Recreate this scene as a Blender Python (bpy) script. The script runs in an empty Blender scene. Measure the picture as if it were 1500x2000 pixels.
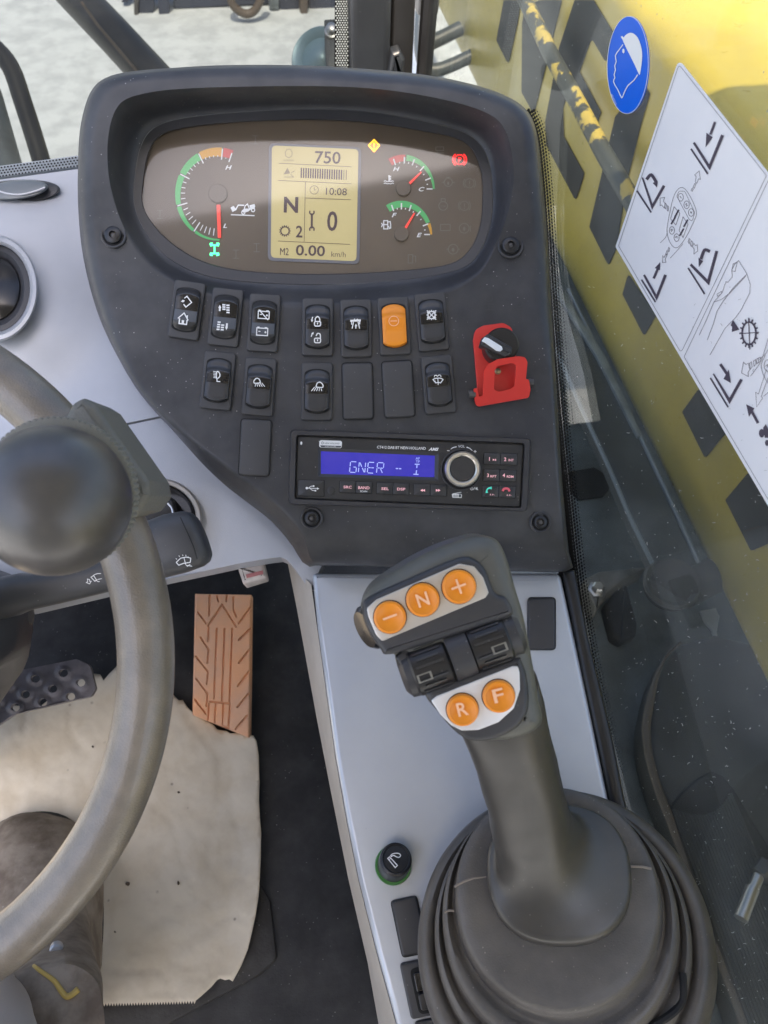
import bpy, bmesh, math, random
from mathutils import Vector, Matrix, noise
from mathutils.bvhtree import BVHTree
from mathutils.geometry import delaunay_2d_cdt

random.seed(7)
R = math.radians
scene = bpy.context.scene
C = scene.collection

# ------------------------------------------------------------------ camera
# world: x right, y forward along the machine, z up, yard ground at z = 0
CAM = Vector((0, 0, 2.0))
FPX = 1500.0                       # focal length in photo pixels (photo is 1500 x 2000)
AX = Vector((0.98336596, 0.12401994, -0.13270437))     # world axes seen from the camera
AY = Vector((-0.17742335, 0.81229521, -0.55560548))
AZ = Vector((0.03888897, 0.56990837, 0.82078749))
RM = Matrix((AX, AY, AZ))          # camera coords -> world
CR, CU, CB = RM @ Vector((1, 0, 0)), RM @ Vector((0, 1, 0)), RM @ Vector((0, 0, 1))
cd = bpy.data.cameras.new('camera')
cam = bpy.data.objects.new('camera', cd); C.objects.link(cam)
cd.sensor_fit = 'HORIZONTAL'; cd.sensor_width = 36.0; cd.lens = 36.0 * FPX / 1500.0
cd.clip_start = 0.01; cd.clip_end = 500
cam.matrix_world = Matrix.Translation(CAM) @ RM.to_4x4()
cd.dof.use_dof = True; cd.dof.focus_distance = 0.60; cd.dof.aperture_fstop = 18
scene.camera = cam

# ------------------------------------------------------------------ light
SUN_EL, SUN_AZ = R(62), R(188)     # azimuth measured from +y towards +x: the sun stands high, behind and to the left of the cab
world = bpy.data.worlds.new('World'); scene.world = world; world.use_nodes = True
wn = world.node_tree.nodes; wl = world.node_tree.links
bg = wn['Background']
sky = wn.new('ShaderNodeTexSky'); sky.sky_type = 'NISHITA'; sky.sun_disc = False
sky.sun_elevation = SUN_EL; sky.sun_rotation = SUN_AZ; sky.air_density = 0.8; sky.dust_density = 4.0; sky.ozone_density = 1.0
wl.new(sky.outputs[0], bg.inputs[0]); bg.inputs[1].default_value = 0.15
sd = bpy.data.lights.new('sun', 'SUN'); sd.energy = 3.0; sd.angle = R(0.5); sd.color = (1.0, 0.84, 0.64)
sun = bpy.data.objects.new('sun', sd); C.objects.link(sun)
sv = Vector((math.sin(SUN_AZ) * math.cos(SUN_EL), math.cos(SUN_AZ) * math.cos(SUN_EL), math.sin(SUN_EL)))
sun.rotation_euler = sv.to_track_quat('Z', 'Y').to_euler(); sun.location = (0, -3, 8)
scene.view_settings.view_transform = 'Standard'; scene.view_settings.look = 'None'
scene.view_settings.gamma = 1.0; scene.view_settings.use_curve_mapping = False
scene.view_settings.exposure = 1.9
scene.cycles.max_bounces = 8; scene.cycles.transparent_max_bounces = 12; scene.cycles.use_denoising = True

# ------------------------------------------------------------------ frames: photo measurements put onto real planes
def ray(px, py):
    return RM @ Vector(((px - 750) / FPX, (1000 - py) / FPX, -1))
def at(px, py, d):                 # point at depth d
    return CAM + ray(px, py) * d
class Frame:
    def __init__(s, O, U, V):
        s.O = Vector(O); s.U = Vector(U).normalized(); s.V = Vector(V).normalized(); s.W = s.U.cross(s.V).normalized()
    def at(s, px, py, w=0.0):
        r = ray(px, py); t = ((s.O + s.W * w - CAM).dot(s.W)) / r.dot(s.W)
        return CAM + r * t
    def uv(s, px, py, w=0.0):
        p = s.at(px, py, w) - s.O
        return (p.dot(s.U), p.dot(s.V))
    def P(s, u, v, w=0.0):
        return s.O + s.U * u + s.V * v + s.W * w
    def mpp(s, px, py, w=0.0):     # metres per photo pixel there
        return (s.at(px + .5, py, w) - s.at(px - .5, py, w)).length
def camdir(x, y, z): return RM @ Vector((x, y, z))
D = Frame(CAM - CB * 0.62, CR, CU)                                             # instrument panel, faces the driver
K = Frame(at(560, 1085, 0.70), CR, camdir(0, .956, -.292))                     # cowl and side console
XG = 0.285
GL = Frame((XG, 0, 2), (0, -1, 0), (0, 0, 1))                                  # right side window
XB = 0.60
BO = Frame((XB, 0, 2), (0, -1, 0), (0, 0, 1))                                  # boom side
ZF = 1.02
FL = Frame((0, 0, ZF), (1, 0, 0), (0, 1, 0))                                   # cab floor
ZD = 0.93
DK = Frame((0, 0, ZD), (1, 0, 0), (0, 1, 0))                                   # chassis deck beside the cab
HD = Frame(CAM - CB * 0.405, CR, CU)                                           # joystick head

# ------------------------------------------------------------------ 2D helpers (photo pixels)
def Z(x0, y0, s):
    return lambda *pts: [(x0 + x / s, y0 + y / s) for x, y in pts]
def rot(pts, c, ang):
    ca, sa = math.cos(R(ang)), math.sin(R(ang))
    return [(c[0] + (x - c[0]) * ca + (y - c[1]) * sa, c[1] - (x - c[0]) * sa + (y - c[1]) * ca) for x, y in pts]
def roundpoly(pts, r, seg=5):
    out = []; n = len(pts)
    for i in range(n):
        p0, p1, p2 = Vector(pts[i - 1]), Vector(pts[i]), Vector(pts[(i + 1) % n])
        rr_ = r[i] if isinstance(r, (list, tuple)) else r
        a, b = (p0 - p1), (p2 - p1); la, lb = a.length, b.length
        if rr_ <= 0 or la < 1e-6 or lb < 1e-6: out.append(tuple(p1)); continue
        a /= la; b /= lb
        ang = math.acos(max(-1, min(1, a.dot(b))))
        if ang > math.pi - .03: out.append(tuple(p1)); continue
        t = min(rr_ / math.tan(ang / 2), la * .48, lb * .48)
        s, e = p1 + a * t, p1 + b * t
        for k in range(seg + 1):
            q = k / seg
            out.append(tuple(s * (1 - q) ** 2 + p1 * 2 * q * (1 - q) + e * q * q))
    return out
def rrect(x0, y0, x1, y1, r, seg=5):
    return roundpoly([(x0, y0), (x1, y0), (x1, y1), (x0, y1)], r, seg)
def crect(cx, cy, w, h, r, ang=0, seg=5):
    return rot(rrect(cx - w / 2, cy - h / 2, cx + w / 2, cy + h / 2, r, seg), (cx, cy), ang)
def spline(pts, per=6, closed=True):
    out = []; n = len(pts); rng = range(n if closed else n - 1)
    for i in rng:
        if closed: p = [Vector(pts[(i + k) % n]) for k in (-1, 0, 1, 2)]
        else: p = [Vector(pts[max(0, min(n - 1, i + k))]) for k in (-1, 0, 1, 2)]
        for k in range(per):
            t = k / per
            out.append(tuple(.5 * ((2 * p[1]) + (p[2] - p[0]) * t + (2 * p[0] - 5 * p[1] + 4 * p[2] - p[3]) * t * t + (3 * p[1] - p[0] - 3 * p[2] + p[3]) * t ** 3)))
    if not closed: out.append(tuple(pts[-1]))
    return out
def circ(cx, cy, rx, ry=None, n=40, a0=0, a1=360):
    ry = rx if ry is None else ry
    m = n if abs(a1 - a0) >= 360 else n + 1
    return [(cx + rx * math.cos(R(a0 + (a1 - a0) * i / n)), cy - ry * math.sin(R(a0 + (a1 - a0) * i / n))) for i in range(m)]
def inside(p, poly):
    x, y = p; r = False; j = len(poly) - 1
    for i in range(len(poly)):
        xi, yi = poly[i][0], poly[i][1]; xj, yj = poly[j][0], poly[j][1]
        if (yi > y) != (yj > y) and x < (xj - xi) * (y - yi) / (yj - yi) + xi: r = not r
        j = i
    return r
def lerpc(tab, x):
    if x <= tab[0][0]: return tab[0][1]
    for (x0, y0), (x1, y1) in zip(tab, tab[1:]):
        if x <= x1: return y0 + (y1 - y0) * (x - x0) / (x1 - x0)
    return tab[-1][1]
def sstep(t):
    t = max(0, min(1, t)); return t * t * (3 - 2 * t)
def area2(p): return sum(p[i - 1][0] * p[i][1] - p[i][0] * p[i - 1][1] for i in range(len(p)))

# ------------------------------------------------------------------ object helpers
def root_of(o):
    while o.parent: o = o.parent
    return o
def tag(o, label=None, cat=None, group=None, kind=None):
    if label: o['label'] = label
    if cat: o['category'] = cat
    if group: o['group'] = group
    if kind: o['kind'] = kind
    return o
def thing(name, label, cat, loc, group=None):
    o = bpy.data.objects.new(name, None); C.objects.link(o); o.location = loc; o.empty_display_size = .01
    return tag(o, label, cat, group)
class MB:
    def __init__(s): s.v = []; s.f = []
    def add(s, vs, fs):
        n = len(s.v); s.v += [Vector(v) for v in vs]; s.f += [tuple(i + n for i in f) for f in fs]; return s
    def build(s, name, mat, parent=None, smooth=35, loc=None):
        off = Vector(root_of(parent).location) if parent else Vector(loc if loc is not None else (0, 0, 0))
        me = bpy.data.meshes.new(name)
        me.from_pydata([tuple(v - off) for v in s.v], [], s.f)
        bm = bmesh.new(); bm.from_mesh(me); bmesh.ops.recalc_face_normals(bm, faces=bm.faces); bm.to_mesh(me); bm.free()
        if smooth:
            me.polygons.foreach_set('use_smooth', [True] * len(me.polygons)); me.set_sharp_from_angle(angle=R(smooth))
        me.materials.append(mat)
        o = bpy.data.objects.new(name, me); C.objects.link(o)
        if parent: o.parent = parent
        else: o.location = off
        return o
    # --- shapes
    def box(s, c, sx, sy, sz, ax=None):
        ax = ax or (Vector((1, 0, 0)), Vector((0, 1, 0)), Vector((0, 0, 1)))
        c = Vector(c); vs = [c + ax[0] * sx * i / 2 + ax[1] * sy * j / 2 + ax[2] * sz * k / 2 for i in (-1, 1) for j in (-1, 1) for k in (-1, 1)]
        return s.add(vs, [(0, 1, 3, 2), (4, 6, 7, 5), (0, 4, 5, 1), (2, 3, 7, 6), (0, 2, 6, 4), (1, 5, 7, 3)])
    def slab(s, fr, px, w0, w1, bev=0.0, seg=3, uv=False, back=True):
        p = [Vector(q) for q in px] if uv else [Vector(fr.uv(x, y, w1)) for x, y in px]
        if area2(p) < 0: p.reverse()
        n = len(p); nor = []
        for i in range(n):
            a = (p[i] - p[i - 1]); b = (p[(i + 1) % n] - p[i])
            na = Vector((a.y, -a.x)); nb = Vector((b.y, -b.x))
            if na.length > 0: na.normalize()
            if nb.length > 0: nb.normalize()
            m = na + nb
            m = m / max(.5, m.length_squared / 2 if m.length_squared else 1)
            nor.append(m)
        rings = [(0, w0)]
        if bev > 0:
            for k in range(seg + 1):
                a = R(90) * k / seg
                rings.append((bev * (1 - math.cos(a)), w1 - bev + bev * math.sin(a)))
        else: rings.append((0, w1))
        vs = []; fs = []
        for ins, w in rings:
            for i in range(n):
                q = p[i] - nor[i] * ins; vs.append(fr.P(q.x, q.y, w))
        for k in range(len(rings) - 1):
            for i in range(n):
                j = (i + 1) % n; fs.append((k * n + i, k * n + j, (k + 1) * n + j, (k + 1) * n + i))
        fs.append(tuple((len(rings) - 1) * n + i for i in range(n)))
        if back: fs.append(tuple(range(n - 1, -1, -1)))
        return s.add(vs, fs)
    def ringslab(s, fr, outer, inner, w0, w1, bev=0.0):       # same number of points in both loops
        n = len(outer); vs = []; fs = []
        def loop(pp, w, k=0): return [fr.at(x, y, w) for x, y in pp]
        loops = [loop(outer, w0), loop(outer, w1 - bev)]
        if bev:
            m = lambda q: [(o[0] + (i[0] - o[0]) * q, o[1] + (i[1] - o[1]) * q) for o, i in zip(outer, inner)]
            loops += [loop(m(.12), w1), loop(m(.88), w1)]
        else: pass
        loops += [loop(inner, w1 - bev), loop(inner, w0)]
        for l in loops: vs += l
        for k in range(len(loops) - 1):
            for i in range(n):
                j = (i + 1) % n; fs.append((k * n + i, k * n + j, (k + 1) * n + j, (k + 1) * n + i))
        return s.add(vs, fs)
    def loft(s, loops, cap0=True, cap1=True):
        n = len(loops[0]); vs = []; fs = []
        for l in loops: vs += l
        for k in range(len(loops) - 1):
            for i in range(n):
                j = (i + 1) % n; fs.append((k * n + i, k * n + j, (k + 1) * n + j, (k + 1) * n + i))
        if cap0: fs.append(tuple(range(n - 1, -1, -1)))
        if cap1: fs.append(tuple((len(loops) - 1) * n + i for i in range(n)))
        return s.add(vs, fs)
    def lathe(s, O, A, prof, seg=32, mod=None, X=None):       # prof: (radius, height along A)
        A = Vector(A).normalized(); X = X or (CR - A * CR.dot(A)).normalized(); Y = A.cross(X)
        loops = []
        for r, h in prof:
            loops.append([Vector(O) + A * h + (X * math.cos(2 * math.pi * i / seg) + Y * math.sin(2 * math.pi * i / seg)) * max(1e-5, r) * (mod(i) if mod else 1) for i in range(seg)])
        return s.loft(loops)
    def tube(s, pts, r, seg=12, closed=False, caps=True, flat=1.0):
        pts = [Vector(p) for p in pts]; n = len(pts); loops = []; prev = None
        for i in range(n):
            a = pts[(i - 1) % n] if (closed or i > 0) else pts[i]; b = pts[(i + 1) % n] if (closed or i < n - 1) else pts[i]
            t = (b - a).normalized()
            if prev is None:
                q = Vector((0, 0, 1)) if abs(t.z) < .9 else Vector((1, 0, 0)); u = (q - t * q.dot(t)).normalized()
            else: u = (prev - t * prev.dot(t)).normalized()
            prev = u; v = t.cross(u); rr_ = r[i] if isinstance(r, (list, tuple)) else r
            loops.append([pts[i] + (u * math.cos(2 * math.pi * k / seg) + v * flat * math.sin(2 * math.pi * k / seg)) * rr_ for k in range(seg)])
        if closed: loops.append(loops[0]); return s.loft(loops, False, False)
        return s.loft(loops, caps, caps)
    def sheet(s, fr, outline, wf, sp=20, holes=(), skirt=0.0, jit=.25):
        ol = [tuple(p) for p in outline]; hs = [[tuple(p) for p in h] for h in holes]
        xs = [p[0] for p in ol]; ys = [p[1] for p in ol]; pts = list(ol); edges = [(i, (i + 1) % len(ol)) for i in range(len(ol))]
        for h in hs:
            b = len(pts); pts += h; edges += [(b + i, b + (i + 1) % len(h)) for i in range(len(h))]
        nb = len(pts)
        y = min(ys) + sp * .5; row = 0
        seglist = [(pts[a], pts[b]) for a, b in edges]
        while y < max(ys):
            x = min(xs) + sp * (.5 + .5 * (row % 2))
            while x < max(xs):
                p = (x + random.uniform(-jit, jit) * sp, y + random.uniform(-jit, jit) * sp)
                if inside(p, ol) and not any(inside(p, h) for h in hs):
                    ok = True
                    for a, b in seglist:
                        dx, dy = b[0] - a[0], b[1] - a[1]; L = dx * dx + dy * dy
                        t = max(0, min(1, ((p[0] - a[0]) * dx + (p[1] - a[1]) * dy) / L)) if L else 0
                        if (p[0] - a[0] - t * dx) ** 2 + (p[1] - a[1] - t * dy) ** 2 < (sp * .3) ** 2: ok = False; break
                    if ok: pts.append(p)
                x += sp
            y += sp * .87; row += 1
        res = delaunay_2d_cdt([Vector(p) for p in pts], edges, [], 0, 1e-4)
        vo, fo = res[0], res[2]
        fs = []
        for f in fo:
            c = (sum(vo[i].x for i in f) / 3, sum(vo[i].y for i in f) / 3)
            if inside(c, ol) and not any(inside(c, h) for h in hs): fs.append(tuple(f))
        s.add([fr.at(p.x, p.y, wf(p.x, p.y)) for p in vo], fs)
        if skirt:
            for lp in [ol] + hs:
                n = len(lp); top = [fr.at(x, y, wf(x, y)) for x, y in lp]; bot = [t - fr.W * skirt for t in top]
                s.add(top + bot, [(i, (i + 1) % n, n + (i + 1) % n, n + i) for i in range(n)])
        return s

def proj(m, px, py, lift=0.0):        # where the sight line through a photo pixel meets a built surface
    if not hasattr(m, 'bvh'): m.bvh = BVHTree.FromPolygons(m.v, m.f)
    d = ray(px, py).normalized(); h = m.bvh.ray_cast(CAM, d)
    return (h[0] - d * lift) if h[0] else None
_tc = {}
def textmesh(body, bold=0.0, shear=0.0):
    k = (body, bold, shear)
    if k not in _tc:
        c = bpy.data.curves.new('t', 'FONT'); c.body = body; c.resolution_u = 3; c.offset = bold; c.shear = shear; c.fill_mode = 'FRONT'
        o = bpy.data.objects.new('t', c); me = bpy.data.meshes.new_from_object(o)
        vs = [(v.co.x, v.co.y) for v in me.vertices]; fs = [tuple(p.vertices) for p in me.polygons]
        bpy.data.objects.remove(o); bpy.data.curves.remove(c); bpy.data.meshes.remove(me)
        x0, x1 = min(v[0] for v in vs), max(v[0] for v in vs); y0, y1 = min(v[1] for v in vs), max(v[1] for v in vs)
        _tc[k] = ([(v[0] - (x0 + x1) / 2, v[1] - (y0 + y1) / 2) for v in vs], fs, x1 - x0, y1 - y0)
    return _tc[k]
class Ink:                                                    # flat print laid on a surface
    def __init__(s, fr, w): s.fr = fr; s.w = w if callable(w) else (lambda x, y: w); s.m = MB(); s.k = 0
    def P(s, p): return s.fr.at(p[0], p[1], s.w(p[0], p[1]) + s.k * 3e-6)
    def poly(s, pts): s.k += 1; s.m.add([s.P(p) for p in pts], [tuple(range(len(pts)))]); return s
    def disc(s, cx, cy, rx, ry=None, n=20): return s.poly(circ(cx, cy, rx, ry, n))
    def line(s, pts, wd, closed=False):
        s.k += 1; p = [Vector(q) for q in pts]; n = len(p); L = []; Rr = []
        for i in range(n):
            a = p[i] - p[i - 1] if (closed or i > 0) else p[1] - p[0]
            b = p[(i + 1) % n] - p[i] if (closed or i < n - 1) else a
            if a.length < 1e-9: a = b
            if b.length < 1e-9: b = a
            na = Vector((-a.y, a.x)).normalized(); nb = Vector((-b.y, b.x)).normalized(); m = na + nb
            m = m / max(.35, m.length_squared / 2) if m.length > 1e-6 else na
            w2 = (wd[i] if isinstance(wd, (list, tuple)) else wd) / 2
            L.append(p[i] + m * w2); Rr.append(p[i] - m * w2)
        vs = [s.P(q) for q in L] + [s.P(q) for q in Rr]
        s.m.add(vs, [(i, (i + 1) % n, n + (i + 1) % n, n + i) for i in range(n if closed else n - 1)]); return s
    def lines(s, wd, *pl):
        for q in pl: s.line(q, wd)
        return s
    def ring(s, cx, cy, rx, wd, ry=None, n=32): return s.line(circ(cx, cy, rx, ry, n), wd, True)
    def text(s, body, cx, cy, cap, ang=0, sx=1.0, bold=0.0, shear=0.0, width=None, sh_y=0.0):
        vs, fs, tw, th = textmesh(body, bold, shear); s.k += 1
        k = cap / th; kx = (width / tw) if width else k * sx
        ca, sa = math.cos(R(ang)), math.sin(R(ang)); out = []
        for x, y in vs:
            X, Y = x * kx, y * k + x * kx * sh_y
            out.append(s.P((cx + X * ca - Y * sa, cy - (X * sa + Y * ca))))
        s.m.add(out, fs); return s
    def done(s, name, mat, parent): return s.m.build(name, mat, parent, smooth=None)

# ------------------------------------------------------------------ materials
def lin(r, g, b):
    f = lambda c: (c / 255 / 12.92) if c / 255 <= .04045 else ((c / 255 + .055) / 1.055) ** 2.4
    return (f(r), f(g), f(b), 1)
def col(c): return lin(*c) if max(c) > 1 else (*c, 1)
_seed = [0]
def pmat(name, c, rough=.5, metal=0.0, bump=0.0, bscale=900, var=0.0, vscale=25, c2=None, dust=0.0, dscale=170, dcol=(.45, .44, .42), rvar=0.0, coat=0.0, spec=.5, vr=(.38, .62), emit=0.0, ecol=None, scratch=0.0):
    m = bpy.data.materials.new(name); m.use_nodes = True; n = m.node_tree.nodes; l = m.node_tree.links
    b = n['Principled BSDF']; c = col(c)
    b.inputs['Base Color'].default_value = c; b.inputs['Roughness'].default_value = rough; b.inputs['Metallic'].default_value = metal
    b.inputs['Coat Weight'].default_value = coat; b.inputs['Coat Roughness'].default_value = .08; b.inputs['Specular IOR Level'].default_value = spec
    if emit: b.inputs['Emission Color'].default_value = col(ecol) if ecol else c; b.inputs['Emission Strength'].default_value = emit
    _seed[0] += 1
    if bump or var or dust or rvar or scratch:
        tc = n.new('ShaderNodeTexCoord'); mp = n.new('ShaderNodeMapping'); mp.inputs['Location'].default_value = (_seed[0] * 1.7, _seed[0] * .9, 0)
        l.new(tc.outputs['Object'], mp.inputs[0]); vec = mp.outputs[0]; cur = None
        def nz(sc, det=3, ro=.55):
            t = n.new('ShaderNodeTexNoise'); t.inputs['Scale'].default_value = sc; t.inputs['Detail'].default_value = det; t.inputs['Roughness'].default_value = ro; l.new(vec, t.inputs['Vector']); return t.outputs['Fac']
        def ramp(src, a, bb):
            r_ = n.new('ShaderNodeMapRange'); r_.inputs[1].default_value = a; r_.inputs[2].default_value = bb; l.new(src, r_.inputs[0]); return r_.outputs[0]
        if var:
            mx = n.new('ShaderNodeMix'); mx.data_type = 'RGBA'; mx.inputs[6].default_value = c
            mx.inputs[7].default_value = col(c2) if c2 else (c[0] * (1 - var), c[1] * (1 - var), c[2] * (1 - var), 1)
            l.new(ramp(nz(vscale, 5, .6), *vr), mx.inputs[0]); cur = mx.outputs[2]
        if dust:
            vo = n.new('ShaderNodeTexVoronoi'); vo.inputs['Scale'].default_value = dscale; l.new(vec, vo.inputs['Vector'])
            a = ramp(vo.outputs['Distance'], .11, .05)
            bb = ramp(nz(30, 2), .48, .62); mu = n.new('ShaderNodeMath'); mu.operation = 'MULTIPLY'; l.new(a, mu.inputs[0]); l.new(bb, mu.inputs[1])
            fn = ramp(nz(14, 4, .65), .42, .75); m3 = n.new('ShaderNodeMath'); m3.operation = 'MULTIPLY'; m3.inputs[1].default_value = .10; l.new(fn, m3.inputs[0])
            m4 = n.new('ShaderNodeMath'); m4.operation = 'ADD'; l.new(mu.outputs[0], m4.inputs[0]); l.new(m3.outputs[0], m4.inputs[1])
            m2 = n.new('ShaderNodeMath'); m2.operation = 'MULTIPLY'; m2.inputs[1].default_value = dust; l.new(m4.outputs[0], m2.inputs[0])
            mx = n.new('ShaderNodeMix'); mx.data_type = 'RGBA'; mx.inputs[7].default_value = col(dcol); l.new(m2.outputs[0], mx.inputs[0])
            if cur: l.new(cur, mx.inputs[6])
            else: mx.inputs[6].default_value = c
            cur = mx.outputs[2]
        if cur: l.new(cur, b.inputs['Base Color'])
        if rvar:
            r_ = n.new('ShaderNodeMapRange'); r_.inputs[1].default_value = .3; r_.inputs[2].default_value = .7; r_.inputs[3].default_value = max(.02, rough - rvar); r_.inputs[4].default_value = min(1, rough + rvar)
            l.new(nz(40, 4, .65), r_.inputs[0]); l.new(r_.outputs[0], b.inputs['Roughness'])
        if bump:
            bp = n.new('ShaderNodeBump'); bp.inputs['Strength'].default_value = bump; bp.inputs['Distance'].default_value = .0006
            l.new(nz(bscale, 2, .5), bp.inputs['Height']); l.new(bp.outputs[0], b.inputs['Normal'])
    return m
def glassmat(name, tint=(1, 1, 1), refl=.9, dirt=.06, dcol=(.5, .52, .5), rough=.01, f0=.045):
    m = bpy.data.materials.new(name); m.use_nodes = True; n = m.node_tree.nodes; l = m.node_tree.links
    n.remove(n['Principled BSDF']); out = n['Material Output']
    tr = n.new('ShaderNodeBsdfTransparent'); tr.inputs[0].default_value = (*tint, 1)
    gl = n.new('ShaderNodeBsdfGlossy'); gl.inputs['Roughness'].default_value = rough; gl.inputs[0].default_value = (refl, refl, refl, 1)
    lw = n.new('ShaderNodeLayerWeight'); lw.inputs[0].default_value = .5
    pw_ = n.new('ShaderNodeMath'); pw_.operation = 'POWER'; pw_.inputs[1].default_value = 5.0; l.new(lw.outputs['Facing'], pw_.inputs[0])
    fr = n.new('ShaderNodeMapRange'); fr.inputs[3].default_value = f0; fr.inputs[4].default_value = 1.0; l.new(pw_.outputs[0], fr.inputs[0])
    mx = n.new('ShaderNodeMixShader'); l.new(fr.outputs[0], mx.inputs[0]); l.new(tr.outputs[0], mx.inputs[1]); l.new(gl.outputs[0], mx.inputs[2])
    if dirt:
        df = n.new('ShaderNodeBsdfDiffuse'); df.inputs[0].default_value = (*dcol, 1)
        tc = n.new('ShaderNodeTexCoord'); nz = n.new('ShaderNodeTexNoise'); nz.inputs['Scale'].default_value = 7; nz.inputs['Detail'].default_value = 8; nz.inputs['Roughness'].default_value = .7
        l.new(tc.outputs['Object'], nz.inputs['Vector'])
        mr = n.new('ShaderNodeMapRange'); mr.inputs[1].default_value = .35; mr.inputs[2].default_value = .75; mr.inputs[3].default_value = dirt * .4; mr.inputs[4].default_value = dirt * 1.6
        l.new(nz.outputs['Fac'], mr.inputs[0])
        vo = n.new('ShaderNodeTexVoronoi'); vo.inputs['Scale'].default_value = 120; l.new(tc.outputs['Object'], vo.inputs['Vector'])
        m1 = n.new('ShaderNodeMapRange'); m1.inputs[1].default_value = .10; m1.inputs[2].default_value = .05; l.new(vo.outputs['Distance'], m1.inputs[0])
        n2 = n.new('ShaderNodeTexNoise'); n2.inputs['Scale'].default_value = 18; l.new(tc.outputs['Object'], n2.inputs['Vector'])
        m2 = n.new('ShaderNodeMapRange'); m2.inputs[1].default_value = .5; m2.inputs[2].default_value = .6; m2.inputs[4].default_value = min(.9, dirt * 8); l.new(n2.outputs['Fac'], m2.inputs[0])
        mu = n.new('ShaderNodeMath'); mu.operation = 'MULTIPLY'; l.new(m1.outputs[0], mu.inputs[0]); l.new(m2.outputs[0], mu.inputs[1])
        ad = n.new('ShaderNodeMath'); ad.operation = 'MAXIMUM'; l.new(mr.outputs[0], ad.inputs[0]); l.new(mu.outputs[0], ad.inputs[1])
        m3 = n.new('ShaderNodeMixShader'); l.new(ad.outputs[0], m3.inputs[0]); l.new(mx.outputs[0], m3.inputs[1]); l.new(df.outputs[0], m3.inputs[2]); mx = m3
    l.new(mx.outputs[0], out.inputs[0]); return m
MT = {}
MT['dash'] = pmat('dash_plastic', (.031, .032, .036), .46, bump=.25, bscale=1400, dust=.9, dscale=210, rvar=.06, var=.15)
MT['dash2'] = pmat('dash_plastic_trim', (.034, .034, .037), .42, bump=.12, bscale=1600, dust=.3)
MT['black'] = pmat('black_plastic', (.012, .012, .013), .35, bump=.05, dust=.15)
MT['gloss'] = pmat('black_gloss', (.006, .006, .007), .18, dust=.08)
MT['deep'] = pmat('deep_black', (.004, .004, .004), .8)
MT['gap'] = pmat('dark_gap', (.008, .008, .008), .7)
MT['silver'] = pmat('silver_paint', (.50, .525, .565), .22, bump=.10, bscale=1800, var=.06, vscale=7, dust=.10, dcol=(.12, .12, .12), metal=.25)
MT['cowl'] = pmat('cowl_paint', (.42, .435, .465), .38, bump=.25, bscale=1300, var=.06, vscale=9, dust=.12, metal=.15)
MT['beige'] = pmat('beige_plastic', (.44, .40, .35), .5, bump=.2, bscale=1200, var=.1)
MT['ring'] = pmat('silver_ring', (.42, .43, .45), .4, metal=.3)
MT['face'] = pmat('gauge_face', (.125, .092, .060), .4, var=.22, vscale=9)  # lightened brown: headliner reflection in the lens is put into the colour
MT['hubm'] = pmat('dial_hub', (.120, .092, .064), .45)
MT['white'] = pmat('white_print', (.80, .80, .78), .5)
MT['grey_print'] = pmat('grey_print', (.17, .155, .13), .5)
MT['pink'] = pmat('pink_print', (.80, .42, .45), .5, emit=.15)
MT['green'] = pmat('green_print', (.10, .50, .15), .5)
MT['amber'] = pmat('amber_print', (.72, .36, .03), .5)
MT['redp'] = pmat('red_print', (.60, .06, .05), .5)
MT['needle'] = pmat('needle_red', (.85, .06, .04), .4, emit=.15)
MT['led_g'] = pmat('led_green', (.05, .6, .2), .5, emit=1.1, ecol=(.05, 1, .28))
MT['led_r'] = pmat('led_red', (.7, .02, .02), .5, emit=.55, ecol=(1, .03, .03))
MT['led_a'] = pmat('led_amber', (.8, .35, .02), .5, emit=.9, ecol=(1, .42, .02))
MT['led_o'] = pmat('led_orange', (.7, .12, .02), .5, emit=.6, ecol=(1, .10, .02))
MT['lcd'] = pmat('lcd_panel', (.47, .39, .17), .4, var=.06, vscale=30, emit=.10)
MT['lcdf'] = pmat('lcd_frame', (.16, .16, .18), .4)
MT['lcdi'] = pmat('lcd_ink', (.085, .05, .055), .5)
MT['lcdi2'] = pmat('lcd_ink_faint', (.25, .19, .11), .5)
MT['blue'] = pmat('radio_display', (.015, .014, .17), .15, emit=.16, ecol=(.02, .02, .55), coat=.6, var=.2, vscale=25, c2=(.035, .025, .19))
MT['seg'] = pmat('display_segments', (.30, .36, .62), .4, emit=.25)
MT['orange'] = pmat('orange_plastic', (.83, .27, .012), .38, bump=.05, bscale=1500)
MT['peach'] = pmat('peach_print', (.95, .55, .32), .4)
MT['red'] = pmat('red_paint', (.66, .03, .022), .36, var=.1, bump=.1, dust=.1)
MT['steel'] = pmat('steel', (.55, .54, .52), .3, metal=.9, bump=.1)
MT['dksteel'] = pmat('dark_steel', (.12, .115, .11), .45, metal=.5, bump=.3, bscale=500, var=.35)
MT['rubber'] = pmat('boot_rubber', (.092, .083, .073), .46, bump=.4, bscale=800, var=.4, vscale=16, c2=(.058, .053, .048), dust=.6, dcol=(.35, .31, .26), rvar=.1)
MT['grip'] = pmat('grip_rubber', (.050, .046, .040), .34, bump=.12, bscale=1500, var=.15, dust=.15, rvar=.06)
MT['headp'] = pmat('head_plastic', (.105, .104, .088), .42, bump=.12, bscale=1500, var=.12, dust=.2)
MT['wheel'] = pmat('wheel_leather', (.20, .165, .122), .40, spec=.9, coat=.3, bump=.6, bscale=1000, var=.3, vscale=35, rvar=.08)
MT['ball'] = pmat('ball_plastic', (.066, .061, .057), .36, spec=.8, bump=.06, bscale=900, var=.2, vscale=40, rvar=.07)
MT['clamp'] = pmat('clamp_plastic', (.135, .130, .108), .5, bump=.6, bscale=700, dust=.2)
MT['plate'] = pmat('brushed_plate', (.60, .57, .53), .32, metal=.6, bump=.05)
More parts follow.
